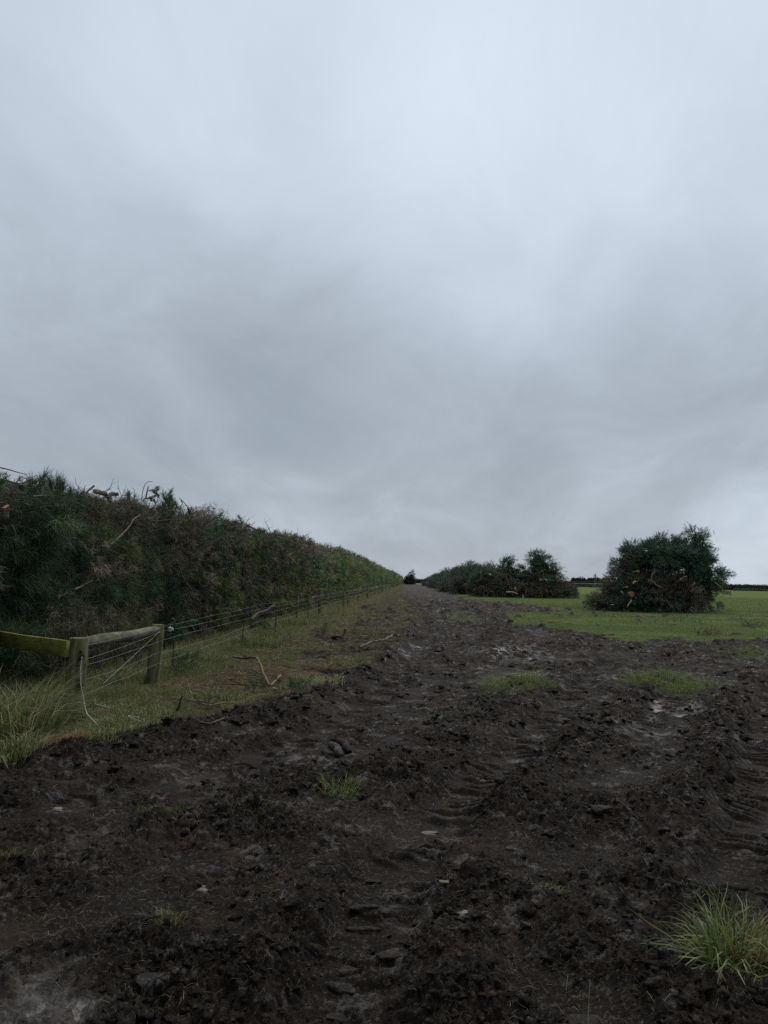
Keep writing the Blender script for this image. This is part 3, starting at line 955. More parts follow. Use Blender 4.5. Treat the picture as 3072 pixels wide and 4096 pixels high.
def hedge_face(y, z):
    """x of the leafy face"""
    amp = np.interp(y, [0, 40, 90], [1, .7, .45])
    b_ = n2(y, z * 1.3, .45, 93) * .45 + (np.abs(n2(y, z, 1.0, 94)) - .2) * 1.1 + (np.abs(n2(y, z * .7, 2.3, 95)) - .2) * .6
    top = hedge_top(y)
    rd = sstep(.85, 1.0, z / top) * .15
    skirt = sstep(0.7, 0.0, z) * .25
    return HX + b_ * amp - rd - skirt


def hedge_cols(y, z, n):
    brown = n2(y, z * .7, .45, 101) * 1.0 + n2(y, z * .6, 1.5, 102) * .7
    top = z / hedge_top(y)
    C = GREEN[RS.randint(0, 4, n)].copy()
    nearc = y < 14
    blu = (n2(y, z, .6, 103) > 0.20) | (y < 12.0)
    C[blu] = BLUE[RS.randint(0, 3, int(blu.sum()))]
    pb = np.clip(.11 + brown * 1.3 + sstep(.80, 1.0, top) * .35 - (y < 12.3) * .25 + .10 * sstep(14, 18, y), .02, .9)
    br = RS.rand(n) < pb
    C[br] = BROWN[RS.randint(0, 4, int(br.sum()))]
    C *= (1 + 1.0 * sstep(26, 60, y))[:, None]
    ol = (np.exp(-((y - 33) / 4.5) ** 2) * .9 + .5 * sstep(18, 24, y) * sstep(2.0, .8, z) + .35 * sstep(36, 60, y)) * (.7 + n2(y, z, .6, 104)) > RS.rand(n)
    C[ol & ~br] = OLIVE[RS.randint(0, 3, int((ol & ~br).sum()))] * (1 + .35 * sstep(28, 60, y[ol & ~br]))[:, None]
    return C, br


def build_hedge():
    root = empty('shelterbelt_hedge', (HX - .8, 10, 0))
    tag(root, 'long dark pine hedge behind the wire fence, brown dead brush on its ragged top', 'hedge')
    ox, oy = HX - .8, 10
    A = Acc()
    bands = [(5.5, 18, 13, 17, 18, .19, .0060, .13, 2, .26), (18, 42, 9, 11, 13, .20, .0115, .16, 2, .26), (42, 100, 5, 7, 10, .28, .026, .25, 1, .36),
             (100, 230, 2.6, 5, 8, .34, .04, .4, 1, .45), (230, 520, .9, 5, 6, .7, .09, .7, 1, .8)]
    for (y0, y1, dens, kk, nn, L, wd, sh, seg, rd) in bands:
        n = int((y1 - y0) * 3.6 * dens)
        y = RS.uniform(y0, y1, n); z = RS.rand(n) * hedge_top(y)
        out = RS.rand(n)
        x = hedge_face(y, z) - .50 + out * .50
        hollow = n2(y, z, 1.1, 96) + n2(y, z, 3.0, 97) * .5
        keep = ~((hollow < -.25) & (RS.rand(n) < .8))
        y, z, x, out = y[keep], z[keep], x[keep], out[keep]; n = len(y)
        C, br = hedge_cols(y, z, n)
        Ax = np.stack([np.ones(n) * .9, RS.normal(size=n) * .35 - .2, RS.normal(size=n) * .3], 1)
        Ax[:, 2] += sstep(.85, 1., z / hedge_top(y)) * .8
        big = np.where(y < 13.5, 1.2, 1.0)
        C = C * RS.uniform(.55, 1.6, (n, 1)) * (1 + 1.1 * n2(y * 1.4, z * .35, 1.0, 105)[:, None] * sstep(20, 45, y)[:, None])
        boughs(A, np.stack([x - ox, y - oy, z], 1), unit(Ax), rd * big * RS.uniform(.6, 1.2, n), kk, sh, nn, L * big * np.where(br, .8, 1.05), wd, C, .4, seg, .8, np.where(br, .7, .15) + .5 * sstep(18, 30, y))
        n = int((y1 - y0) * 1.9 * dens * .7)
        y = RS.uniform(y0, y1, n); u = RS.rand(n) * 1.8
        x = HX - u; z = hedge_top(y) - .16 + n2(x, y, 1.5, 98) * .22 + RS.rand(n) * .10
        C, br = hedge_cols(y, z, n)
        Ax = np.stack([RS.normal(size=n) * .6 + .2, RS.normal(size=n) * .6, np.abs(RS.normal(size=n)) * .5 + .1], 1)
        boughs(A, np.stack([x - ox, y - oy, z], 1), unit(Ax), rd * .7 * RS.uniform(.6, 1.2, n), kk, sh, nn, L * np.where(br, .75, 1.0), wd, C, .25, seg, .9)
    A.build('foliage', MAT['needle'], root)
    # dark woody inside
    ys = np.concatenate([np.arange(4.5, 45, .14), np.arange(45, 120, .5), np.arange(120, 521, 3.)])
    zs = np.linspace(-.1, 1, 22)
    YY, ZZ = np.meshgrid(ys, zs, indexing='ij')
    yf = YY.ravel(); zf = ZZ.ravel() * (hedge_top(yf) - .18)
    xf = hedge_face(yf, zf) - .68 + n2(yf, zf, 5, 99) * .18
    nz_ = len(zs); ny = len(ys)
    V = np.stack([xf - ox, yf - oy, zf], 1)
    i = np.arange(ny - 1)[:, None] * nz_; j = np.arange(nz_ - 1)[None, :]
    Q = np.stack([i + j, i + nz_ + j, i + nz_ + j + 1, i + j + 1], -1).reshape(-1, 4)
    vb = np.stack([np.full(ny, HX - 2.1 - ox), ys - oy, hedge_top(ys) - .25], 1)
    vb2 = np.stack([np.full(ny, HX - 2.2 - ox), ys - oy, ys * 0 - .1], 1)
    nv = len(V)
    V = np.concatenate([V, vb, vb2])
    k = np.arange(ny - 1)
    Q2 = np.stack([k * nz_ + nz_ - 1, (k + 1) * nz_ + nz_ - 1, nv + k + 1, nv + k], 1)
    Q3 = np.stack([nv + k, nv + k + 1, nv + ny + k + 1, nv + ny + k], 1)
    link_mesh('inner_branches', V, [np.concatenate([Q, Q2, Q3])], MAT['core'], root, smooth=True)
    # many small dead twigs, one woody mass
    T = Acc()
    for i in range(620):
        y = 8.5 + 34 * RS.rand() ** 1.5
        ontop = RS.rand() < .45
        z = float(hedge_top(np.array([y]))[0]) + .02 if ontop else RS.rand() * 2.9 + .2
        x = HX - RS.rand() * 1.2 if ontop else float(hedge_face(np.array([y]), np.array([z]))[0]) + .02
        d = (RS.normal() * .8, RS.normal(), abs(RS.normal()) * .45) if ontop else (.6, RS.normal(), RS.normal() * .8)
        c = np.array([[.075, .062, .05], [.13, .11, .09], [.045, .036, .03]][RS.randint(0, 3)]) * RS.uniform(.8, 1.2)
        twig(T, (x - ox, y - oy, z), d, RS.uniform(.15, .45) * (1 + y / 40), RS.uniform(.004, .010) * (1 + y / 30), c, 1, 4)
    for i in range(260):
        y = 40 + 110 * RS.rand(); z = float(hedge_top(np.array([y]))[0])
        twig(T, (HX - RS.rand() * .8 - ox, y - oy, z - .05), (RS.normal(), RS.normal(), .5), RS.uniform(.3, .8), .02, np.array([.07, .055, .045]), 0, 3)
    t = T.build('twigs', MAT['bark'], root)
    t['kind'] = 'stuff'

    def hp(px, py, off=0.0):
        """point of the hedge's face plane (x = HX + off) seen at a pixel"""
        d = ray(px, py); s = (HX + off) / d.x
        return np.array([d.x * s - ox, d.y * s - oy, CAM_H + d.z * s])
    BR = np.array([.085, .075, .055]); PALE = np.array([.17, .145, .11]); DK = np.array([.04, .034, .03]); MOSS = np.array([.10, .10, .065]); CUT = np.array([.34, .20, .11])

    def limb(pts, r0, r1, c, label=None, off=-.3, cut=None, n=8):
        P = np.array([hp(a, b_, off) for a, b_ in pts])
        # smooth and roughen the line
        t = np.linspace(0, len(P) - 1, (len(P) - 1) * 4 + 1)
        Q_ = np.stack([np.interp(t, np.arange(len(P)), P[:, i]) for i in range(3)], 1)
        Q_[1:-1] = (Q_[:-2] + 2 * Q_[1:-1] + Q_[2:]) / 4
        Q_ += RS.normal(size=Q_.shape) * r0 * .15
        B = Acc(); tube(B, Q_, np.linspace(r0, r1, len(Q_)) * RS.uniform(.9, 1.1, len(Q_)), c, n, endcol=cut)
        o = B.build('branch', MAT['bark'], root, smooth=False)
        if label: o['label'] = label
        return o
    limb([(85, 1950), (105, 1935), (125, 1924), (145, 1924)], .05, .035, MOSS, 'thick arched mossy limb on the hedge top')
    limb([(435, 2010), (437, 1990), (425, 1978), (408, 1972), (378, 1966)], .05, .045, MOSS, 'sawn forked limb on the hedge top', -.6, CUT)
    limb([(435, 1985), (445, 1978), (468, 1976)], .045, .04, DK, None, -.6, CUT)
    limb([(330, 2005), (336, 1975), (336, 1968)], .016, .010, DK)
    limb([(336, 1992), (350, 1965), (375, 1944)], .014, .018, DK)
    limb([(565, 2002), (570, 1970), (578, 1940), (592, 1925), (610, 1928)], .008, .006, DK, 'thin hooked twig bent over on the hedge top')
    limb([(570, 2005), (585, 1990), (588, 1965), (594, 1946)], .018, .012, DK)
    limb([(585, 1996), (605, 1988), (625, 1980), (628, 1968), (615, 1958), (596, 1964)], .018, .012, DK, 'curled grey branch on the hedge top')
    limb([(606, 2006), (606, 1994), (625, 1984)], .016, .012, DK)
    limb([(716, 1992), (735, 2008), (752, 2030), (758, 2052)], .008, .012, PALE)
    limb([(758, 2062), (757, 2048), (752, 2034)], .035, .028, BR)
    limb([(560, 2060), (535, 2075), (515, 2110), (480, 2145), (430, 2190)], .010, .018, PALE, 'long pale broken branch slanting down the hedge face', .18)
    limb([(232, 2388), (240, 2370), (265, 2368)], .02, .01, PALE, None, .15)
    limb([(300, 2358), (335, 2340), (370, 2322)], .016, .008, PALE, None, .2)
    limb([(233, 2390), (250, 2380), (270, 2370)], .015, .006, PALE, 'pale snapped branch stub low on the hedge face', .2)
    limb([(22, 2070), (22, 2048), (24, 2030)], .045, .045, BR, 'sawn limb with orange cut end near the left edge', .15, CUT)
    limb([(85, 2390), (90, 2340), (88, 2300)], .06, .05, DK, 'dark upright pine trunk inside the hedge', -.1)
    limb([(990, 2100), (1020, 2118), (1045, 2130)], .03, .045, BR, 'bent thick branch end on the hedge top', -.3)
    limb([(1045, 2126), (1060, 2122)], .03, .02, DK)
    limb([(940, 2085), (970, 2100), (985, 2120), (1010, 2100), (1020, 2085)], .012, .008, DK)
    limb([(880, 2100), (905, 2086), (935, 2085), (955, 2100)], .018, .01, DK)
    limb([(700, 2035), (722, 2030), (730, 2012), (725, 2002)], .014, .01, DK)
    limb([(45, 1985), (60, 1990), (95, 1992)], .02, .015, DK)
    limb([(130, 1985), (180, 1982), (210, 1984)], .012, .01, BR, None, .1)
    # pine leaders standing above the top
    Lg = Acc()
    for (px, py, s) in ((150, 1925, .26), (190, 1940, .24), (225, 1945, .26), (255, 1950, .24), (120, 1955, .2), (300, 1985, .2), (322, 1990, .18), (660, 1995, .22), (680, 1975, .18), (672, 2010, .2), (690, 2010, .2),
                        (620, 1948, .12), (520, 1985, .2), (880, 2062, .2), (960, 2070, .16), (1170, 2140, .2), (1350, 2195, .3), (1100, 2125, .2)):
        for j in range(8):
            p = hp(px + RS.normal() * 5 + RS.normal() * j * 3, py + 8 + j * 9, -.25 + RS.normal() * .12)
            ax = unit(np.array([[RS.normal() * .5 + .1, RS.normal() * .6, 1.0 if s > .15 else .4]]))
            shoots(Lg, p[None], ax, s * .7, 44, s * .85, .0060 * (1 if px < 400 else 1.5), BLUE[RS.randint(0, 3, 1)] * 1.1, .65, .05)
    # dead needles caught on top
    for (px, py, k) in ((805, 2060, 60), (830, 2050, 60), (800, 2080, 60), (560, 2030, 40), (500, 2030, 40), (720, 2120, 50), (760, 2200, 60), (740, 2260, 40), (500, 2080, 50), (450, 2140, 30)):
        for j in range(k):
            p = hp(px + RS.normal() * 28, py + RS.normal() * 20, -.1 + RS.normal() * .1)
            shoots(Lg, p[None], unit(np.array([[.4, RS.normal() * .8, RS.normal() * .3 - .25]])), .12, 16, .13, .004, BROWN[RS.choice([0, 1, 1, 3], 1)] * 1.1, 1.0, .6)
    Lg.build('leading_shoots', MAT['needle'], root)


build_hedge()


def trimmed_hedge(name, x0, y0, x1, y1, wd, ht, label, blade=.25, dens=10, w=.03, pal=None, group=None, front_only=True):
    """box-cut hedge from (x0,y0) to (x1,y1)"""
    root = empty(name, ((x0 + x1) / 2, (y0 + y1) / 2, 0)); tag(root, label, 'hedge', group)
    ox, oy = (x0 + x1) / 2, (y0 + y1) / 2
    L = math.hypot(x1 - x0, y1 - y0); ux, uy = (x1 - x0) / L, (y1 - y0) / L; nx, ny = uy, -ux
    pal = GREEN if pal is None else pal
    A = Acc()
    for (kind) in ('front', 'back', 'top', 'end0', 'end1'):
        ar = {'front': L * ht, 'back': L * ht, 'top': L * wd, 'end0': wd * ht, 'end1': wd * ht}[kind]
        n = max(6, int(ar * dens)); s = RS.rand(n) * L; t = (RS.rand(n) - .5) * wd; z = RS.rand(n) * ht
        Ax = np.zeros((n, 3)); Ax[:, 2] = .3
        if kind == 'front': t[:] = wd / 2; Ax[:, 0] += nx; Ax[:, 1] += ny
        elif kind == 'back': t[:] = -wd / 2; Ax[:, 0] -= nx; Ax[:, 1] -= ny
        elif kind == 'top': z[:] = ht; Ax[:, 2] = 1
        elif kind == 'end0': s[:] = 0; Ax[:, 0] -= ux; Ax[:, 1] -= uy
        else: s[:] = L; Ax[:, 0] += ux; Ax[:, 1] += uy
        t = t + n2(s, z, .25, 111) * wd * .12
        P = np.stack([x0 + ux * s + nx * t - ox, y0 + uy * s + ny * t - oy, z + (kind == 'top') * n2(s, t, .3, 112) * .15], 1)
        C = pal[RS.randint(0, len(pal), n)] * (1 + n2(s, z, .4, 113)[:, None] * .6)
        shoots(A, P, unit(Ax + RS.normal(size=(n, 3)) * .5), blade * .5, 7, blade, w, C, 1, .2, 1)
    A.build('foliage', MAT['needle'], root)
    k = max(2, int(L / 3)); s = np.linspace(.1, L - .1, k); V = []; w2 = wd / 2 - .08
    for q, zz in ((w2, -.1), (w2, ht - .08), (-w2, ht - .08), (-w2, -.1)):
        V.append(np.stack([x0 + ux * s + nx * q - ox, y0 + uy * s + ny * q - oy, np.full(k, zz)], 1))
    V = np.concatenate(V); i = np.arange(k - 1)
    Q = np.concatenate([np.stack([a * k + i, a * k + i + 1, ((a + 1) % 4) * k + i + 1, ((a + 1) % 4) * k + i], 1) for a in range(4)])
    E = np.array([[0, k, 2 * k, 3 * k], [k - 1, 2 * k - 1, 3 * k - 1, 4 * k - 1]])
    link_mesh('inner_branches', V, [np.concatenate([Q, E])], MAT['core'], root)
    return root


HAZEG = np.array([[.036, .056, .042], [.046, .066, .050]])  # dark green of the far hedges, haze fading put into the colour
trimmed_hedge('trimmed_hedge', -13.5, 14, -13.5, 120, 1.6, 4.62, 'dark trimmed hedge just showing above the pine hedge at the left edge', .16, 16, .02, BROWN * .6)
trimmed_hedge('trimmed_hedge', -30, 860, 60, 830, 3, 3.9, 'low trimmed hedge closing the far end of the muddy track', .8, 1.6, .3, HAZEG)
trimmed_hedge('trimmed_hedge', 105, 640, 175, 590, 3, 4.3, 'trimmed hedge line between the two right heaps across the paddock', .6, 2, .25, HAZEG)
trimmed_hedge('trimmed_hedge', 178, 588, 420, 440, 3, 4.0, 'dark trimmed hedge on the skyline right of the large heap', .6, 1.2, .25, HAZEG)


# ------------------------------------------------------------------ clipped column of evergreen at the end of the belt
def clump_plant(name, x, y, ells, label, cat, pal, blade, w, nper, group=None, trunk=None, core=True, z0=None, seg=1, nn=8, shoot=.5, browns=0.0, upb=.15, foliage='crown', scale=1.0, twigs=0, lump=0.0):
    TW = Acc()
    z0 = gz(x, y) if z0 is None else z0
    root = empty(name, (x, y, z0)); tag(root, label, cat, group)
    A = Acc()
    E = np.array(ells, float) * scale
    for i, e in enumerate(E):
        n = max(40, int(nper / 3.2 * 1) and int(nper / 3.2 * (e[3] * e[5] + e[4] * e[5] + e[3] * e[4])))
        d = rdir(n)
        fr = 1.1 / max(.6, blade * 2)
        nz = .80 + np.abs(n3(d * e[3:6] + i * 3.1 + e[:3], fr, 121)) * .60 + np.abs(n3(d * e[3:6] + e[:3], fr * 2.6, 122)) * .30 + RS.normal(size=n) * .035
        P = e[:3] + d * e[3:6] * nz[:, None]
        keep = P[:, 2] > 0.02
        for j, f in enumerate(E):
            if j != i: keep &= (((P - f[:3]) / (f[3:6] * .86)) ** 2).sum(1) > 1
        P = P[keep]; nrm = unit(d[keep] / e[3:6]); n = len(P)
        if n == 0: continue
        C = pal[RS.randint(0, len(pal), n)].copy()
        if browns > 0:
            pb = browns + n3(P, .45, 123) * .9 - np.clip((P[:, 2] - 2.1) * .35, -.22, .7)
            br = RS.rand(n) < np.clip(pb, 0, .85)
            C[br] = BROWN[RS.randint(0, 4, int(br.sum()))] * .9
        C *= (1 + n3(P, .9, 124)[:, None] * .35)
        if lump > 0:
            area = 4.2 * (e[3] * e[5] + e[4] * e[5] + e[3] * e[4])
            m = max(4, int(area / (lump * lump * 1.5)))
            sel = RS.choice(n, min(n, m), replace=False)
            LP, LN, LC = P[sel], nrm[sel], C[sel] * RS.uniform(.8, 1.25, (len(sel), 1))
            kk = int(nper * lump * lump * .55)
            h = rdir(len(sel) * kk).reshape(len(sel), kk, 3)
            h = h + LN[:, None, :] * .9 + np.array([0, 0, .35]); h /= np.linalg.norm(h, axis=2, keepdims=True)
            rl = lump * RS.uniform(.55, 1.35, (len(sel), 1, 1))
            Q_ = LP[:, None, :] + h * rl * np.array([1, 1, .62]) * (.75 + .3 * RS.rand(len(sel), kk, 1))
            hh = h + LN[:, None, :] * .3; hh[:, :, 2] -= .35
            Q_ = Q_.reshape(-1, 3); A2 = unit(hh.reshape(-1, 3) + RS.normal(size=(len(Q_), 3)) * .25)
            ok = Q_[:, 2] > .02
            CC_ = np.repeat(LC, kk, 0) * RS.uniform(.85, 1.15, (len(Q_), 1))
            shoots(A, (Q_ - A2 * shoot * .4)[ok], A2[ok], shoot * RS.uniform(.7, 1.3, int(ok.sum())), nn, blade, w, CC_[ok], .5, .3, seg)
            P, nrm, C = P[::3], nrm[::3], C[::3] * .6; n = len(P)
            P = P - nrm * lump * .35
        Ax = unit(nrm + RS.normal(size=(n, 3)) * .3 + np.array([0, 0, upb]))
        C = C * RS.uniform(.75, 1.3, (n, 1))
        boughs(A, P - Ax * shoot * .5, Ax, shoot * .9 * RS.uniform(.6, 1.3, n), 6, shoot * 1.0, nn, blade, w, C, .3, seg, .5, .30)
        if twigs:
            for k in RS.choice(n, min(n, int(twigs * e[3] * e[5])), replace=False):
                dd = Ax[k] * .7 + RS.normal(size=3) * .7
                twig(TW, P[k] + Ax[k] * shoot * .2, dd, RS.uniform(.3, 1.0) * shoot * 2.0, RS.uniform(.010, .022) * shoot * 2.2, np.array([[.16, .13, .10], [.10, .08, .065], [.05, .04, .032]][RS.randint(0, 3)]), 1, 4, .3)
    A.build(foliage, MAT['needle'], root)
    if twigs:
        tw = TW.build('twigs', MAT['bark'], root); tw['kind'] = 'stuff'
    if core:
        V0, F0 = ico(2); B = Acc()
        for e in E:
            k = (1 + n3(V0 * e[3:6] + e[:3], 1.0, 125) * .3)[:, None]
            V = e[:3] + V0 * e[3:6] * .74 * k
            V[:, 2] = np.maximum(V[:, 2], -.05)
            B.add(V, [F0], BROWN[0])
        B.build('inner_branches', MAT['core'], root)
    if trunk:
        T = Acc()
        tube(T, wander((0, 0, -.1), (0, 0, trunk[0]), 6, .02), np.linspace(trunk[1], trunk[1] * .5, 6), np.array([.05, .042, .035]), 7)
        T.build('trunk', MAT['bark'], root)
    return root


X0, Y0 = G(1638, 2334.5)
clump_plant('clipped_evergreen', -.2, 415, [(-1.0, 0, 1.8, 1.9, 1.6, 3.4), (1.0, 0, 2.6, 2.0, 1.8, 4.2), (.6, 0, 1, 2.6, 2, 2.2)],
            'tall narrow dark evergreen block at the far end of the pine hedge', 'tree', HAZEG, .5, .12, 26, shoot=.4, nn=7)

# ------------------------------------------------------------------ heaps of felled conifers
PILEG = np.array([[.038, .088, .058], [.052, .104, .060], [.070, .114, .056], [.038, .088, .070]])
bx_, by_ = G(2640, 2452)
big = clump_plant('brush_pile', bx_, by_ + 2, [
    (1.1, .3, 3.2, 2.1, 1.7, 1.1), (-.6, .2, 3.4, .7, .8, .7), (2.9, .1, 3.9, .35, .4, .9), (2.95, .1, 4.75, .14, .2, .35), (3.1, .2, 2.4, 1.1, 1.2, 1.0), (2.4, .2, 3.5, .8, .9, .8),
    (2.4, 0, 1.0, .9, 1.1, .8), (.4, -.7, .9, 2.1, 1.5, 1.0), (-1.6, -.3, 1.7, .8, 1.0, .9), (-2.8, -.4, .45, .8, 1.2, .5), (-1.7, -.6, .8, 1.1, 1.2, .8), (-1.5, .1, 3.0, .5, .6, .45), (3.4, .1, 1.5, .6, .8, .5)],
    'tallest heap of felled conifers in the paddock, orange sawn log ends on its left', 'brush pile', PILEG, .22, .028, 190, nn=11, shoot=.42, browns=.10, upb=.0, foliage='foliage', scale=1.0, twigs=20, lump=.46)

mx_, my_ = G(2080, 2393)
mid = clump_plant('brush_pile', mx_ + .5, my_ + 3, [
    (-3.7, 0, 1.1, 1.6, 2.2, 1.55), (-1.0, -.2, 1.0, 2.4, 2.3, 1.35), (2.2, -.2, 1.05, 2.2, 2.2, 1.35), (4.5, 0, .6, 1.2, 1.8, .85),
    (-1.3, .4, 2.6, .85, .8, 1.25), (-1.3, .4, 3.7, .25, .3, .5), (2.3, .5, 3.35, 1.15, 1.2, 1.1), (3.4, .5, 2.8, .75, .9, .6), (.6, .5, 2.4, .95, .9, .9), (1.9, .6, 4.4, .65, .7, .6), (-3.4, 0, 2.2, 1.3, 1.4, .5)],
    'wide heap of felled conifers with a rounded tree top and a pointed one above it', 'brush pile', PILEG, .30, .045, 66, nn=10, shoot=.5, browns=.40, upb=.0, foliage='foliage', scale=1.03, twigs=12, lump=.50)

ROWG = 'heaps of felled conifers along the right of the track'
big['group'] = ROWG; mid['group'] = ROWG
rows = [(9.3, 104, 4.6, 3.7, 'heap of felled conifers directly behind the wide two topped heap'),
        (9.6, 126, 4.4, 3.9, 'second heap behind the wide two topped heap along the track'),
        (9.6, 152, 4.2, 3.9, 'third heap of the receding row of felled conifers'),
        (9.6, 188, 4.2, 3.8, 'fourth heap of the receding row of felled conifers'),
        (9.2, 238, 4.0, 3.6, 'fifth heap of the receding row of felled conifers'),
        (8.8, 300, 3.6, 3.2, 'last low heap of felled conifers at the far end of the row')]
for (x, y, hw, ht, lab) in rows:
    es = []
    for k in range(9):
        a = RS.uniform(-1, 1); q = RS.uniform(-1.5, 1.5)
        hgt = ht * 1.12 * (1 - .3 * a * a) * RS.uniform(.7, 1.0)
        es.append((a * hw * .75, q * y / 26, hgt * .45, hw * RS.uniform(.25, .45), y / 26 * RS.uniform(.7, 1.2), hgt * .55))
    clump_plant('brush_pile', x, y, es, lab, 'brush pile', PILEG * .68, .2 + y * .0016, .03 * y / 90, 60 * 90 / y * .45, nn=9, shoot=.5, browns=.30, group=ROWG, upb=0, foliage='foliage', twigs=4, lump=.75 if y < 200 else 0.0)


def pile_bits(root, x, y, items):
    z0 = root.location.z

    def pp(px, py, off):
        d = ray(px, py); s = (y + off) / d.y
        return np.array([d.x * s - root.location.x, y + off - root.location.y, CAM_H + d.z * s - z0])
    for (nm, pts, r0, r1, c, off, cut, label) in items:
        P = np.array([pp(a, b_, off) for a, b_ in pts])
        if len(P) == 2 and nm == 'cut_log': P[1][1] += 1.4
        t = np.linspace(0, len(P) - 1, (len(P) - 1) * 3 + 1)
        Q_ = np.stack([np.interp(t, np.arange(len(P)), P[:, i]) for i in range(3)], 1)
        B = Acc(); tube(B, Q_, np.linspace(r0, r1, len(Q_)), np.array(c), 10 if nm == 'cut_log' else 5, endcol=None if cut is None else np.array(cut))
        o = B.build(nm, MAT['bark'], root)
        if label: o['label'] = label


ORG = (.26, .13, .07); PAL_ = (.34, .27, .18); BK = (.07, .055, .045)
pile_bits(big, bx_, by_, [
    ('cut_log', [(2527, 2376), (2545, 2378)], .15, .14, BK, -1.9, ORG, 'thick log with round orange sawn end'),
    ('cut_log', [(2553, 2285), (2562, 2290)], .08, .08, BK, -1.2, ORG, 'log with narrow orange sawn end high on the left'),
    ('cut_log', [(2509, 2348), (2520, 2352)], .06, .06, BK, -1.9, ORG, None),
    ('branch', [(2527, 2400), (2518, 2412), (2510, 2425)], .055, .03, PAL_, -2.1, None, 'pale splintered branch below the big log'),
    ('branch', [(2485, 2365), (2492, 2375)], .04, .03, PAL_, -1.9, None, None),
    ('branch', [(2534, 2335), (2536, 2328), (2545, 2326)], .05, .04, PAL_, -1.5, None, None),
    ('branch', [(2570, 2228), (2530, 2222), (2505, 2215), (2494, 2193)], .05, .015, BK, .8, None, 'bare dead branch sticking up at the left of the heap'),
    ('branch', [(2512, 2222), (2500, 2205), (2496, 2190)], .03, .01, BK, .8, None, None),
    ('branch', [(2540, 2240), (2510, 2245), (2495, 2256)], .04, .01, BK, .8, None, None),
    ('branch', [(2530, 2300), (2495, 2290), (2475, 2278)], .04, .01, BK, .6, None, None),
    ('branch', [(2605, 2325), (2608, 2300), (2618, 2285), (2615, 2275)], .04, .02, (.17, .14, .11), -1.7, None, None),
    ('branch', [(2610, 2325), (2625, 2340), (2650, 2352)], .04, .02, (.17, .14, .11), -1.9, None, None),
    ('branch', [(2860, 2180), (2845, 2174), (2835, 2176)], .015, .02, BK, .6, None, None),
    ('branch', [(2860, 2330), (2885, 2350), (2900, 2370)], .035, .02, (.17, .14, .11), -1.2, None, None),
    ('branch', [(2720, 2320), (2735, 2308), (2750, 2305)], .035, .02, (.17, .14, .11), -1.6, None, None),
    ('branch', [(2444, 2418), (2455, 2420)], .03, .02, PAL_, -1.3, None, None),
    ('branch', [(2780, 2330), (2768, 2345), (2775, 2362)], .035, .02, (.17, .14, .11), -1.8, None, None)])
pile_bits(mid, mx_, my_, [
    ('branch', [(2032, 2262), (2040, 2243), (2055, 2235)], .06, .04, BK, 3.0, None, 'bare arched branch beside the pointed tree top'),
    ('branch', [(2092, 2395), (2093, 2385), (2091, 2380)], .08, .05, PAL_, -2.4, None, None),
    ('branch', [(2060, 2348), (2061, 2358)], .09, .06, PAL_, -2.4, None, None),
    ('branch', [(2025, 2368), (2050, 2368), (2070, 2376)], .07, .04, PAL_, -2.4, None, None),
    ('branch', [(2228, 2310), (2228, 2300)], .09, .07, PAL_, -1.0, None, None),
    ('branch', [(1958, 2297), (1962, 2300)], .09, .09, (.5, .48, .42), -2.0, None, None),
    ('branch', [(2225, 2300), (2270, 2310), (2285, 2325)], .04, .02, BK, 2.5, None, None)])

# shoots hanging off the heaps' outlines
HS = Acc()
rx, ry, rz_ = big.location
for (px, py, ax) in ((2455, 2275, (-1, 0, -.2)), (2478, 2290, (-.6, 0, -1)), (2490, 2235, (-1, 0, -.3)), (2545, 2195, (-.5, 0, .6)), (2600, 2160, (-.3, 0, 1)), (2625, 2145, (-.2, 0, 1)), (2650, 2142, (.3, 0, 1)),
                     (2720, 2138, (0, 0, 1)), (2690, 2148, (0, 0, 1)), (2760, 2146, (0, 0, 1)), (2790, 2150, (.2, 0, 1)), (2820, 2125, (.3, 0, 1)), (2828, 2140, (.1, 0, 1)), (2850, 2200, (1, 0, .2)),
                     (2905, 2290, (1, 0, .3)), (2925, 2300, (1, 0, -.1)), (2900, 2370, (.8, 0, -.6)), (2870, 2415, (.5, 0, -1)), (2885, 2420, (.3, 0, -1)), (2900, 2330, (1, 0, -.4)), (2560, 2200, (-.5, 0, .4)),
                     (2400, 2400, (-1, 0, .3)), (2392, 2425, (-1, 0, .1)), (2420, 2385, (-.7, 0, .6)), (2610, 2165, (-.7, 0, .6))):
    d = ray(px, py); s = (ry + .2) / d.y
    for j in range(12):
        p = np.array([d.x * s - rx + RS.normal() * .09, RS.normal() * .3, CAM_H + d.z * s - rz_ + RS.normal() * .08])
        a = unit(np.array([ax]) + RS.normal(size=(1, 3)) * .35)
        shoots(HS, p[None] - a * .2, a, .35, 16, .15, .016, PILEG[RS.randint(0, 4, 1)], .8, .3)
HS.build('outer_shoots', MAT['needle'], big)


# low scraps on the paddock
def scrap(px, py, s, label, pal=BROWN, n=60):
    x, y = G(px, py)
    o = clump_plant('brush_scrap', x, y, [(0, 0, s * .06, s, s * .8, s * .13)], label, 'brush', pal * .7, .10, .014, n * .8 / (s * s), nn=8, shoot=.2, core=False, group='scraps of brush lying on the paddock', foliage='foliage')


for a in ((2880, 2450, .7, 'dark brush scrap right of the tallest heap'), (2330, 2448, 1.0, 'flat brown brush scrap left of the tallest heap'), (2450, 2468, 1.3, 'dark litter patch at the left foot of the tallest heap'),
          (2720, 2492, 1.0, 'thin dark litter on the grass below the tallest heap'), (3015, 2515, .5, 'small dark sod on the grass near the right edge'), (2832, 2545, .5, 'dark sod on the grass just above the mud at right'),
          (2600, 2440, 1.5, 'brown twig litter along the near foot of the tallest heap'), (1822, 2372, .5, 'small dark lump on the grass beside the receding heaps')):
    scrap(*a)


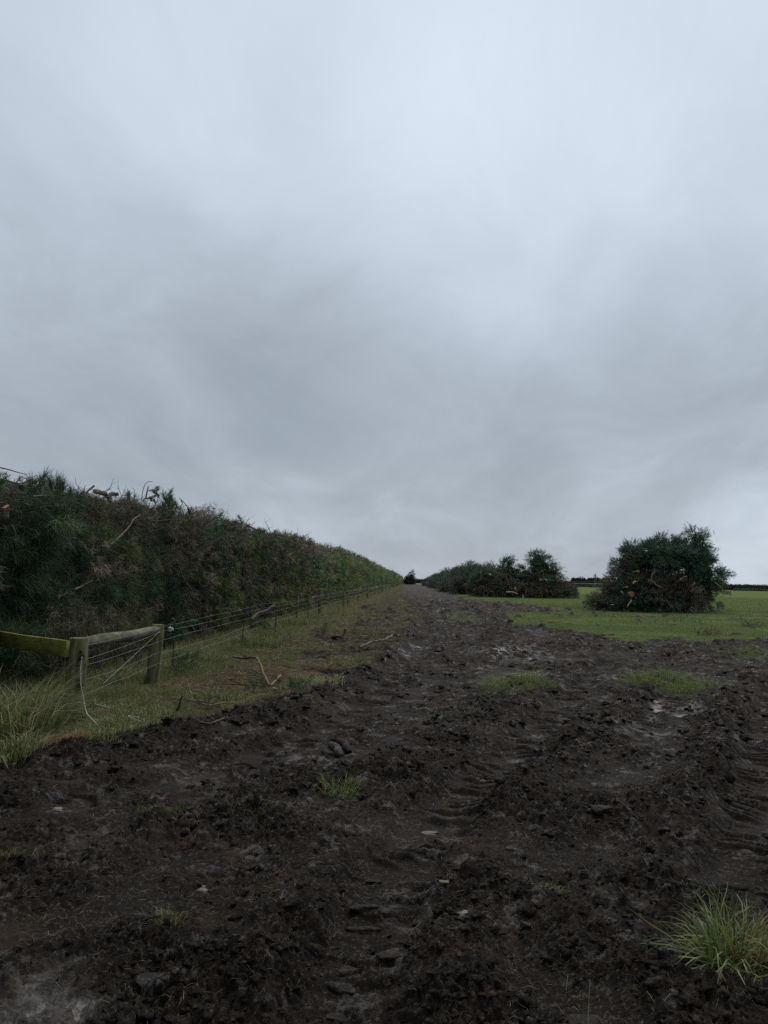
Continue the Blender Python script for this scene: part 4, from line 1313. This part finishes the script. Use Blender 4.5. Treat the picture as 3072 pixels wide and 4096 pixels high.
# ------------------------------------------------------------------ far trees, shrubs, pylons
TREEG = np.array([[.050, .068, .062], [.060, .078, .070]])
TG2 = 'distant tree row on the skyline between the heaps'
labs = ['round topped tree', 'leaning tree', 'tall tree', 'broad tree']
for i in range(15):
    px = 2290 + i * 9.3 + RS.uniform(-2, 2)
    y = 880; d = ray(px, 2330); x = d.x / d.y * y
    h = RS.uniform(8.3, 10.2) * (1.06 if 7 < i < 14 else 1.0)
    if i in (6,): h *= .8
    r = clump_plant('shelter_tree', x, y, [(0, 0, h * .72, 1.5, 1.6, h * .22), (.8, 0, h * .86, 1.1, 1.2, h * .13), (-.9, 0, h * .60, 1.3, 1.3, h * .18)],
                    'distant dark tree of the skyline row seen between the two right heaps', 'tree', TREEG, .7, .3, 9, group=TG2, trunk=(h * .7, .25), nn=6, z0=0)
for i in range(14):
    px = 2290 + i * 14.5 + RS.uniform(-3, 3)
    y = 560 - i * 2; d = ray(px, 2340); x = d.x / d.y * y
    s = RS.uniform(.8, 1.6)
    clump_plant('far_shrub', x, y, [(0, 0, s * .7, s, s, s * .9)], 'small far shrub along the paddock edge between the two right heaps', 'shrub', TREEG * 1.2, .5, .18, 8, group='far shrubs along the paddock edge', nn=6, core=False, z0=0, foliage='foliage')
for i in range(16):
    px = 2940 + i * 12 + RS.uniform(-3, 3)
    y = 470; d = ray(px, 2350); x = d.x / d.y * y
    s = RS.uniform(.5, .9)
    clump_plant('far_shrub', x, y, [(0, 0, s * .7, s * 1.2, s, s * .9)], 'small grey shrub at the foot of the far hedge near the right edge', 'shrub', TREEG * 1.6, .4, .15, 9, group='grey shrubs below the far right hedge', nn=6, core=False, z0=0, foliage='foliage')


def bars(A, segs, r, c=(1, 1, 1)):
    for a, b_ in segs: tube(A, [a, b_], r, np.array(c), 4, cap=False)


def lattice_pylon(px, y, h):
    d = ray(px, 2340); x = d.x / d.y * y
    root = empty('power_pylon', (x, y, 0)); tag(root, 'tall steel lattice pylon with short side arms, standing before the far trees', 'pylon')
    A = Acc(); wb, wt = h * .10, h * .025
    lv = [0, .22, .42, .58, .72, .84, 1.0]
    def cr(t):
        w = wb + (wt - wb) * min(1, t * 1.25); return [np.array([sx * w, sy * w, t * h]) for sx, sy in ((-1, -1), (1, -1), (1, 1), (-1, 1))]
    for a, b_ in zip(lv[:-1], lv[1:]):
        p, q = cr(a), cr(b_)
        for i in range(4):
            bars(A, [(p[i], q[i]), (p[i], q[(i + 1) % 4]), (p[(i + 1) % 4], q[i]), (q[i], q[(i + 1) % 4])], h * .011)
    A.build('lattice_tower', MAT['galv'], root)
    for zt, l in ((.82, .15), (.64, .13)):
        for s in (-1, 1):
            B = Acc(); z = h * zt
            bars(B, [((s * wt, 0, z), (s * l * h, 0, z)), ((s * wt, 0, z + h * .05), (s * l * h, 0, z)), ((s * l * h * .5, 0, z), (s * l * h * .5, 0, z + h * .025)), ((s * l * h, 0, z), (s * l * h, 0, z - h * .05))], h * .012)
            B.build('cross_arm', MAT['galv'], root)


def portal_pylon(px, y, ztop, w, label, az=0.0):
    d = ray(px, 2340); x = d.x / d.y * y
    root = empty('power_pylon', (x, y, 0)); tag(root, label, 'pylon')
    root.rotation_euler = (0, 0, az)
    A = Acc(); r = .10 * y / 1000 * 2.4
    zb = ztop * .45
    for s in (-1, 1):
        bars(A, [((s * .12 * w, .0, zb), (s * w * .8, 0, ztop * .9)), ((s * .22 * w, 0, zb), (s * w * .95, 0, ztop * .9)), ((s * w * .87, 0, ztop * .9), (s * w * .92, 0, ztop))], r)
        for k in range(5):
            t0 = k / 5; t1 = (k + 1) / 5
            bars(A, [((s * (.12 + .68 * t0) * w, 0, zb + (ztop * .9 - zb) * t0), (s * (.22 + .73 * t1) * w, 0, zb + (ztop * .9 - zb) * t1))], r * .7)
        bars(A, [((s * .2 * w, 0, zb), (s * w * .28, .6, 0)), ((s * .2 * w, 0, zb), (s * w * .28, -.6, 0))], r)
    A.build('lattice_tower', MAT['galv'], root)
    B = Acc()
    bars(B, [((-w * 1.15, 0, ztop * .9), (w * 1.15, 0, ztop * .9)), ((-w * .95, 0, ztop * .87), (w * .95, 0, ztop * .87))], r)
    for k in range(10):
        q = -w * .95 + k * w * .19
        bars(B, [((q, 0, ztop * .87), (q + w * .095, 0, ztop * .9)), ((q + w * .095, 0, ztop * .9), (q + w * .19, 0, ztop * .87))], r * .6)
    B.build('cross_arm', MAT['galv'], root)


lattice_pylon(2381, 540, 9.6)
portal_pylon(2326, 1300, 16.5, 2.9, 'far pylon with a V shaped head above the skyline trees, left of the lattice pylon')
portal_pylon(2464, 1300, 13, 2.7, 'far pylon with a V shaped head just left of the tallest heap')
portal_pylon(1793, 1100, 18, 3.4, 'faint twin headed pylon above the receding heaps')


def irrigator():
    y = 470
    P = []
    for px, py in ((2262, 2334), (2372, 2335), (2460, 2339), (2560, 2343)):
        d = ray(px, py); s = y / d.y; P.append(np.array([d.x * s, y, CAM_H + d.z * s]))
    root = empty('irrigation_pipe', (P[1][0], y, 0)); tag(root, 'thin pale pipe strung low across the paddock before the far hedge', 'pipe')
    o = np.array([P[1][0], y, 0])
    A = Acc()
    for a, b_ in zip(P[:-1], P[1:]):
        tube(A, wander(a - o, b_ - o, 9, 0, -.25), .055, np.ones(3), 5, cap=False)
    A.build('pipe', MAT['white'], root)
    for p in P:
        B = Acc(); q = p - o
        bars(B, [(q, (q[0] - .5, -1.2, 0)), (q, (q[0] + .5, 1.2, 0)), ((q[0] - .5, -1.2, 0.1), (q[0] + .5, 1.2, .1))], .05)
        B.build('stand', MAT['galv'], root)


irrigator()

# ------------------------------------------------------------------ the fence
P1 = G(292, 2880); P2 = G(606, 2742); P3 = G(1299, 2463)
FX = -3.9
fence = empty('wire_fence', (P1[0], P1[1], 0)); tag(fence, 'post and wire fence before the pine hedge, timber rails at its corner', 'fence')
FO = np.array([P1[0], P1[1], 0.0])


def round_post(x, y, r, h, label=None, lean=(0, 0), mat='post', base=-.2, n=20):
    z = gz(x, y)
    A = Acc(); k = 14; t = np.linspace(0, 1, k)
    pts = np.stack([x + lean[0] * t * h, y + lean[1] * t * h, z + base + t * (h - base)], 1) - FO
    # split and slightly irregular round timber
    a = np.arange(n) / n * 6.283
    rad = r * (1 + .03 * np.sin(a * 3 + x) + .025 * np.sin(a * 7 + y))
    rad[3] *= .9; rad[n * 3 // 5] *= .93
    V = []
    for i in range(k):
        rr = rad * (1 + .02 * math.sin(i * 1.7 + x)) * (1 if i < k - 1 else .93)
        V.append(np.stack([pts[i, 0] + np.cos(a) * rr, pts[i, 1] + np.sin(a) * rr, np.full(n, pts[i, 2])], 1))
    V = np.concatenate(V)
    i = np.arange(k - 1)[:, None] * n; j = np.arange(n)[None, :]; j1 = (j + 1) % n
    Q = np.stack([i + j, i + j1, i + n + j1, i + n + j], -1).reshape(-1, 4)
    A.add(V, [Q], np.ones(3)); A.add(V[-n:], [np.arange(n)[None]], np.ones(3))
    o = A.build('post', MAT[mat], fence)
    if label: o['label'] = label
    return z + h


ztop1 = 0.90; ztop2 = 0.885
round_post(P1[0], P1[1], .108, .90 - gz(*P1), 'thick mossy near strainer post', (.02, 0))
round_post(P2[0], P2[1], .095, .89 - gz(*P2), 'second strainer post carrying the far rail end', (.06, 0))


def box_part(name, c0, c1, hw, z0, z1, mat, bev=.004, parent=None, org=None):
    """plank from c0 to c1 (xy), thickness 2*hw"""
    c0 = np.array(c0, float); c1 = np.array(c1, float); d = c1 - c0; L = np.linalg.norm(d); d /= L; nrm = np.array([d[1], -d[0]])
    K = 14; V = []
    for i in range(K):
        t = i / (K - 1); p = c0 + d * L * t
        zz0, zz1 = z0 + math.sin(t * 9) * .003, z1 + math.sin(t * 7 + 1) * .004
        for s, z in ((-1, zz0 + bev), (-1, zz1 - bev), (-.9, zz1), (.9, zz1), (1, zz1 - bev), (1, zz0 + bev), (.9, zz0), (-.9, zz0)):
            V.append([p[0] + nrm[0] * hw * s, p[1] + nrm[1] * hw * s, z])
    V = np.array(V) - (FO if org is None else org)
    i = np.arange(K - 1)[:, None] * 8; j = np.arange(8)[None]; j1 = (j + 1) % 8
    Q = np.stack([i + j, i + j1, i + 8 + j1, i + 8 + j], -1).reshape(-1, 4)
    E = np.array([list(range(8))[::-1], [8 * (K - 1) + q for q in range(8)]])
    A = Acc(); A.add(V, [Q, E], np.ones(3)); return A.build(name, MAT[mat], parent or fence)


# board to the left of the near post, running back into the hedge
bd = G(42, 2596, .72)
b0 = (P1[0] - .03, P1[1] - .165); b1 = (P1[0] - 1.60, P1[1] + 1.16)
o = box_part('board', b0, b1, .022, .70, .875, 'board'); o['label'] = 'flat mossy board nailed to the near post'
# round rail between the strainers
A = Acc()
q0 = np.array([P1[0] + .0, P1[1] + .09, ztop1 - .075]); q1 = np.array([P2[0] + .05, P2[1] - .07, ztop2 - .07])
pts = wander(q0, q1, 18, .006); tube(A, pts - FO, .068 * (1 + n2(np.arange(18.), np.zeros(18), .6, 5) * .12), np.ones(3), 16)
o = A.build('rail', MAT['rail'], fence, smooth=False); o['label'] = 'thick round timber rail between the two near posts'
# line posts and droppers farther on
for px, y in ((1299, P3[1]), (1471, 73), (1532, 112), (1561, 152), (1580, 190), (1592, 228), (1602, 270)):
    round_post(FX - .1, y, .095, 1.12, 'round line post standing clear of the far hedge' if px == 1299 else None, (RS.normal() * .01, 0), n=12)
for y in (27.5, 50, 60, 88, 100, 130, 170):
    round_post(FX - .1, y, .05, 1.0, None, (RS.normal() * .02, 0), n=8)
for (px, py, h, l) in ((470, 2690, .62, 0.0), (1000, 2590, .95, .10), (1090, 2535, .9, .0), (1240, 2485, .9, 0), (1370, 2430, .9, .0)):
    x, y = G(px, py); B = Acc(); z = gz(FX, y)
    tube(B, [np.array([FX, y, z - .05]) - FO, np.array([FX + l, y, z + h]) - FO], .013 * max(1, y / 16), np.ones(3), 6)
    B.build('steel_standard', MAT['steel'], fence)
# wires
wires = [(0.82, .86, 0.0035), (.66, .80, .0035), (.60, .66, .0035), (.44, .50, .003), (.28, .34, .003)]
for k, (za, zb, r) in enumerate(wires):
    A = Acc()
    prev = np.array([P1[0] + .10, P1[1] - .03, za])
    nodes = [(P2[0] + .13, P2[1], zb), (FX + .05, 20.3, zb + .02 + .05 * (k == 0)), (FX + .0, 27.5, zb + .03), (FX, P3[1], zb + .10), (FX, 50, zb + .08), (FX, 73, zb + .1), (FX, 112, zb + .1), (FX, 152, zb + .1)]
    for nd in nodes:
        nd = np.array(nd); w = wander(prev, nd, 10, .002 if k < 3 else .005, .015)
        yy = w[:, 1]
        tube(A, w - FO, .0014 * np.maximum(1, yy / 22), np.ones(3), 5, cap=False); prev = nd
    A.build('wire', MAT['wire'], fence)
# wire bindings round the near post
for z in (.62, .48, .36, .18):
    a = np.linspace(0, 6.283, 20); B = Acc()
    tube(B, np.stack([P1[0] + .01 + np.cos(a) * .122, P1[1] + np.sin(a) * .122, np.full(20, z) + np.sin(a) * .01], 1) - FO, .0028, np.ones(3), 5, cap=False)
    B.build('wire_binding', MAT['steel'], fence)
# diagonal stay wire
B = Acc(); dg0 = np.array([P2[0] + .12, P2[1] - .1, .80]); gg = G(488, 2715); dg1 = np.array([P2[0] - .12, P1[1] + 1.3, .22])
tube(B, wander(dg0, dg1, 6, .002) - FO, .0038, np.ones(3), 5); B.build('stay_wire', MAT['wire'], fence)
# black insulators on the near post
for z in (.71, .40):
    B = Acc(); c = np.array([P1[0] + .09, P1[1] - .10, z])
    for dz, r in ((-.05, .012), (-.03, .026), (-.01, .016), (.01, .028), (.03, .016), (.045, .010)):
        tube(B, [c + (0, 0, dz) - FO, c + (.004, 0, dz + .018) - FO], [r, r], np.ones(3), 10)
    tube(B, [c - FO, c + (.05, -.02, .0) - FO], .012, np.ones(3), 8)
    B.build('insulator', MAT['black'], fence)
# rope hanging from the insulators to the ground
B = Acc(); c = np.array([P1[0] + .125, P1[1] - .145, .71])
e = G(392, 2918); ez = gz(*e) + .02
path = [c, c + (-.01, -.005, -.12), c + (.0, .0, -.30), c + (.03, .0, -.42), c + (.10, -.05, -.60), np.array([e[0], e[1], ez])]
t = np.linspace(0, 5, 26); P_ = np.array(path)
P_ = np.stack([np.interp(t, range(6), P_[:, i]) for i in range(3)], 1); P_[1:-1] = (P_[:-2] + P_[1:-1] * 2 + P_[2:]) / 4
tube(B, P_ - c, .0065, np.ones(3), 6)
o = B.build('rope', MAT['rope']); o.location = tuple(c); tag(o, 'pale rope hanging down the near fence post to the grass', 'rope')
# black pipe hoop behind the second post
B = Acc(); y = P2[1] + .25


def onplane(px, py, y):
    d = ray(px, py); s = y / d.y
    return np.array([d.x * s, y, CAM_H + d.z * s])


hp_ = np.array([onplane(a, b_, y) for a, b_ in ((655, 2600), (663, 2550), (668, 2505), (678, 2482), (690, 2473), (698, 2482), (700, 2510), (696, 2535), (682, 2537))])
t = np.linspace(0, 8, 34); hp_ = np.stack([np.interp(t, range(9), hp_[:, i]) for i in range(3)], 1); hp_[1:-1] = (hp_[:-2] + hp_[1:-1] * 2 + hp_[2:]) / 4
tube(B, hp_ - hp_[0], .012, np.ones(3), 8)
o = B.build('pipe_hoop', MAT['black']); o.location = tuple(hp_[0]); tag(o, 'bent black plastic pipe hoop beside the second fence post', 'pipe')
B = Acc(); c = onplane(684, 2516, y - .02)
for k in range(5):
    q = RS.normal(size=(5, 3)) * .022; tube(B, q, .006, np.ones(3), 5)
tube(B, [(-.03, 0, 0), (.04, 0, .005)], .011, np.ones(3), 7)
o = B.build('insulator', MAT['white']); o.location = tuple(c); tag(o, 'white insulator knot on the top wire beside the black hoop', 'insulator')
# pale plastic pipe scrap in the grass
B = Acc(); a_ = G(380, 2823, .08); b_ = G(438, 2834, .08)
tube(B, [(0, 0, 0), (b_[0] - a_[0], b_[1] - a_[1], -.01)], .011, np.ones(3), 8)
o = B.build('pipe_scrap', MAT['wire']); o.location = (a_[0], a_[1], gz(*a_) + .09); tag(o, 'short pale blue plastic pipe lying in the grass near the rope', 'pipe')
# coil of wire on the verge edge
B = Acc(); c = G(548, 2900)
for k in range(2):
    a = np.linspace(0, 5.4, 22); tube(B, np.stack([np.cos(a) * .10, np.sin(a) * .05, .02 + np.abs(np.sin(a * .5)) * .09 + k * .01], 1), .0035, np.ones(3), 5)
o = B.build('wire_coil', MAT['rope']); o.location = (c[0], c[1], gz(*c) + .01); tag(o, 'loose pale wire loop lying on the verge edge', 'wire')


# ------------------------------------------------------------------ fallen branches, sprigs, wood, stones
def ground_branch(pts, r0, r1, c, label, z=(0.02,), name='fallen_branch', cut=None, subs=0, group='branches lying on the verge'):
    P = []
    zz = np.interp(np.linspace(0, 1, len(pts)), np.linspace(0, 1, len(z)), z)
    for (a, b_), h in zip(pts, zz):
        x, y = G(a, b_, h); P.append([x, y, max(gz(x, y) + r0 * .7, h)])
    P = np.array(P); o0 = P[0].copy()
    t = np.linspace(0, len(P) - 1, (len(P) - 1) * 4 + 1)
    Q_ = np.stack([np.interp(t, np.arange(len(P)), P[:, i]) for i in range(3)], 1)
    Q_ += RS.normal(size=Q_.shape) * r0 * .25
    A = Acc(); tube(A, Q_ - o0, np.linspace(r0, r1, len(Q_)) * RS.uniform(.9, 1.1, len(Q_)), np.array(c), 8, endcol=None if cut is None else np.array(cut))
    for k in range(subs):
        i = RS.randint(2, len(Q_) - 1)
        twig(A, Q_[i] - o0, (RS.normal(), RS.normal() * .6, abs(RS.normal()) * .5 + .1), RS.uniform(.15, .45), r1 * .6, np.array(c) * .8, 1, 5)
    o = A.build(name, MAT['bark']); o.location = tuple(o0); tag(o, label, 'branch', group)


WOOD = (.105, .09, .062); DKW = (.06, .05, .04); GREYW = (.11, .10, .08); FRESH = (.27, .21, .14)
ground_branch([(935, 2628), (980, 2632), (1025, 2628), (1040, 2655), (1058, 2700), (1074, 2742)], .022, .020, WOOD, 'long bent grey green branch lying across the brown litter', (.16, .22, .26, .2, .1, .03), subs=3)
ground_branch([(1085, 2740), (1105, 2720), (1122, 2700)], .010, .016, FRESH, 'short freshly split pale stick beside the bent branch', (.03, .14))
ground_branch([(1092, 2752), (1110, 2756)], .012, .008, FRESH, 'pale chip of split wood at the foot of the bent branch', (.03, .03))
ground_branch([(850, 2738), (960, 2738), (1070, 2744)], .009, .009, DKW, 'thin straight dark stick lying below the bent branch', (.03, .03, .03), subs=1)
ground_branch([(1440, 2588), (1490, 2568), (1530, 2560), (1570, 2542)], .03, .03, GREYW, 'thick grey branch lying on the verge beside the track', (.04, .12, .15, .14), subs=4)
ground_branch([(1400, 2500), (1440, 2525), (1490, 2545), (1550, 2590)], .012, .014, DKW, 'slim dark branch crossing over the thick grey one', (.15, .2, .2, .03), subs=4)
ground_branch([(1330, 2543), (1355, 2548), (1370, 2540), (1385, 2518)], .05, .035, (.10, .06, .045), 'short reddish branch stub propped up on the verge', (.03, .05, .1, .25), cut=FRESH)
ground_branch([(698, 2872), (706, 2840), (730, 2785)], .03, .008, WOOD, 'pale pointed splinter standing at the verge edge', (.02, .1, .3), name='wood_splinter')
ground_branch([(710, 2877), (770, 2882), (840, 2895), (910, 2880)], .010, .007, WOOD, 'thin pale stick lying along the top of the mud bank', (.03, .06, .06, .03), subs=1)
ground_branch([(690, 2790), (760, 2800), (830, 2822), (900, 2812)], .012, .010, WOOD, 'curved slender branch lying behind the mud bank', (.06, .1, .05, .04), subs=5)
ground_branch([(740, 2790), (800, 2805), (870, 2815)], .010, .008, GREYW, 'dark slender branch beside the curved one behind the bank', (.06, .1, .04), subs=5)
ground_branch([(870, 2760), (885, 2730), (905, 2712), (965, 2737)], .008, .008, DKW, 'thin forked twig above the mud bank', (.03, .1, .15, .03), subs=3)
ground_branch([(1065, 2512), (1100, 2515), (1130, 2540), (1170, 2570)], .014, .012, DKW, 'crooked dark branch in the grass below the fence', (.25, .2, .15, .03), subs=4)
ground_branch([(1010, 2470), (1040, 2450), (1075, 2438), (1100, 2420)], .03, .035, DKW, 'thick dark broken branch resting on the fence wires', (.72, .80, .85, .95), cut=(.4, .36, .3), subs=4, group='branches caught on the fence')
ground_branch([(1245, 2395), (1262, 2386), (1285, 2397)], .02, .02, DKW, 'dark arched branch caught on the wire at the line post', (1.0, 1.05, 1.0), group='branches caught on the fence')
ground_branch([(535, 2680), (560, 2650), (548, 2610)], .008, .006, DKW, 'thin dark stalk standing in the grass under the rail', (.03, .2, .4), subs=1)
for (px, py, c, lab, r) in ((1345, 2985, (.13, .12, .11), 'mud smeared grey wood piece bent over the clods', .045),
                            (1378, 2965, (.085, .08, .072), 'darker grey wood piece leaning beside the bent one', .04)):
    x, y = G(px, py); z = gz(x, y)
    A = Acc(); p = wander((-.08, .16, .06), (.07, -.17, .015), 7, .02); p[2:4, 0] += .02
    tube(A, p, r * np.array([.5, .9, 1, .95, 1, .9, .5]), np.array(c), 9)
    o = A.build('wood_piece', MAT['ground'], smooth=True)
    at_ = o.data.attributes.new('wet', 'FLOAT', 'POINT'); at_.data.foreach_set('value', np.full(len(o.data.vertices), 0.30 if c[0] > .1 else .15, np.float32))
    o.location = (x, y, z + .02); tag(o, lab, 'wood', 'wood pieces in the mud')


def sprig(px, py, s, n, label, pal=BLUE, up=.5, z=.05, wd=.0035, z0=None, at=None):
    x, y = G(px, py) if at is None else at; zz = gz(x, y) if z0 is None else z0
    A = Acc()
    P = RS.normal(size=(n, 3)) * s * .35; P[:, 2] = np.abs(P[:, 2]) * .5 + z
    Ax = unit(RS.normal(size=(n, 3)) * .8 + np.array([0, 0, up]))
    shoots(A, P, Ax, s * .4, 40, s * .55, wd, pal[RS.randint(0, len(pal), n)], .8, .3)
    tube(A, [(0, 0, 0), (.02, .02, s * .3)], .008, np.array([.05, .04, .03]), 5)
    o = A.build('pine_sprig', MAT['needle']); o.location = (x, y, zz); tag(o, label, 'pine sprig', 'pine sprigs dropped on the verge')


sprig(1160, 2800, .30, 14, 'dark green pine sprig lying on the verge edge above the mud')
sprig(1010, 2770, .22, 8, 'smaller grey green pine sprig left of the dark one', GREEN)
sprig(1290, 2540, .35, 12, 'dark pine sprig in the middle of the verge')
sprig(1035, 2560, .38, 26, 'dark green pine bough hanging from the fence wires', GREEN * .8, -.9, .45)
sprig(1450, 2500, .4, 12, 'thin brown pine spray on the verge beside the track', BROWN * .8)
sprig(740, 2700, .35, 22, 'grey green pine bough in the grass right of the second post', GREEN, .7, .12)
sprig(15, 2640, .55, 60, 'bright green pine bough at the left edge beside the board', np.array([[.03, .065, .018], [.025, .055, .02], [.035, .07, .02]]), .3, -.1, z0=.72, at=(-5.05, 9.75))
sprig(15, 2700, .5, 30, 'lower bright green pine bough at the left edge', np.array([[.03, .065, .018], [.025, .055, .02]]), -.2, -.1, z0=.48, at=(-5.1, 9.75))


def dead_brush():
    root = empty('dead_brush', (-4.75, 11.2, 0)); tag(root, 'dry brown brush standing behind the mossy board and round rail', 'brush')
    A = Acc(); n = 260
    P = np.stack([RS.normal(size=n) * .22, RS.uniform(-1.3, 2.4, n), RS.uniform(.3, 1.05, n)], 1)
    shoots(A, P, unit(RS.normal(size=(n, 3)) * .6 + np.array([.2, 0, .5])), .2, 22, .15, .0035, np.array([[.10, .085, .05], [.075, .06, .04], [.08, .085, .045]])[RS.randint(0, 3, n)], 1.0, .3)
    A.build('needles', MAT['needle'], root)
    B = Acc()
    for i in range(46):
        twig(B, (RS.normal() * .2, RS.uniform(-1.3, 2.4), RS.uniform(.0, .3)), (RS.normal() * .3, RS.normal() * .4, 1), RS.uniform(.5, 1.0), .008, np.array([.07, .058, .045]), 2, 4, .25)
    t = B.build('twigs', MAT['bark'], root); t['kind'] = 'stuff'


dead_brush()


def stone(px, py, s, c, label, fl=.6, yaw=0., el=1.3):
    x, y = G(px, py, -.05); z = gz(x, y)
    V0, F0 = ico(3); k = 1 + n3(V0 + px * .01, .9, 3) * .5 + n3(V0 + py * .01, 2.2, 4) * .2
    V0 = np.sign(V0) * np.abs(V0) ** .8
    V = V0 * k[:, None] * np.array([s * el, s, s * fl])
    ca, sa = math.cos(yaw), math.sin(yaw); V = np.stack([V[:, 0] * ca - V[:, 1] * sa, V[:, 0] * sa + V[:, 1] * ca, V[:, 2]], 1)
    A = Acc(); A.add(V, [F0], np.array(c) * (.45 if c[0] > .15 else .26)); o = A.build('stone', MAT['stone'] if c[0] > .15 else MAT['ground'], smooth=True)
    if c[0] <= .15:
        at_ = o.data.attributes.new('wet', 'FLOAT', 'POINT'); at_.data.foreach_set('value', np.full(len(o.data.vertices), .18, np.float32))
    o.location = (x, y, z + s * fl * .25); tag(o, label, 'stone', 'stones lying in the mud')


stone(228, 3236, .028, (.30, .28, .22), 'pale round pebble on the mud at lower left')
stone(810, 3556, .026, (.20, .18, .15), 'oval grey pebble on the mud left of the foreground rut', yaw=-.5)
stone(812, 3536, .014, (.20, .18, .15), 'tiny pebble touching the oval grey one')
stone(235, 3440, .032, (.085, .08, .075), 'flat grey stone half sunk in the mud at left', .4)
stone(425, 3478, .018, (.09, .085, .08), 'small dark round stone in the left foreground mud')
stone(1778, 3563, .024, (.20, .18, .12), 'smooth olive pebble perched on the foreground clods', .55)
stone(1850, 3725, .02, (.24, .22, .17), 'narrow whitish pebble below the olive one', .4, .5, 1.9)
stone(1465, 3580, .035, (.10, .095, .09), 'long flat mud coated stone across the foreground rut', .45, .1, 2.3)
stone(1455, 3640, .033, (.10, .095, .09), 'second long flat stone just below the first in the rut', .4, .0, 2.5)
stone(1560, 3765, .028, (.11, .10, .095), 'curved grey stone lower in the foreground rut', .5, .5, 2.0)
stone(1385, 3825, .03, (.10, .095, .085), 'rounded grey stone left of the curved one', .5, .7, 1.5)
stone(1370, 3870, .035, (.09, .085, .08), 'broad grey stone beneath the rounded one in the foreground', .45, -.4, 1.9)
stone(1345, 3975, .035, (.12, .115, .105), 'flat pale stone at the bottom centre', .3, .0, 1.7)
stone(630, 3980, .055, (.085, .083, .08), 'angular slab of grey stone at the bottom left', .35, -.3, 1.5)
stone(1720, 3270, .035, (.20, .18, .155), 'flat pale stone at the head of the smooth rut', .35, -.2, 2.0)
stone(1700, 3320, .025, (.13, .12, .11), 'thin grey stone below the flat pale one', .35, -.1, 2.2)
stone(2510, 3215, .045, (.09, .08, .072), 'rounded dark stone on the right clod bank', .7)
stone(2410, 3290, .04, (.13, .12, .11), 'pale edged flat stone on the right of the mud field', .4, .3, 1.8)
stone(2620, 4005, .025, (.12, .11, .10), 'small round stone left of the big grass tussock', .7)
stone(2310, 4085, .06, (.085, .08, .075), 'flat grey slab at the bottom edge, right of centre', .3, .1, 1.6)
stone(1490, 3460, .024, (.14, .13, .12), 'slim pale stone above the long flat ones', .4, .1, 2.1)
stone(2268, 2892, .035, (.11, .10, .09), 'small grey stone beside the treaded rut at right', .6)

for (px, py, h, lab) in ((2350, 4060, .17, 'tall thin straw stalk standing in the foreground mud'), (2262, 3890, .05, 'short whitish stalk stub left of the tall stalk')):
    x, y = G(px, py); A = Acc()
    tube(A, wander((0, 0, -.01), (.012, .01, h), 6, .02), np.linspace(.0022, .0014, 6), np.array([.26, .23, .16]), 5)
    o = A.build('straw_stalk', MAT['bark']); o.location = (x, y, gz(x, y)); tag(o, lab, 'straw')
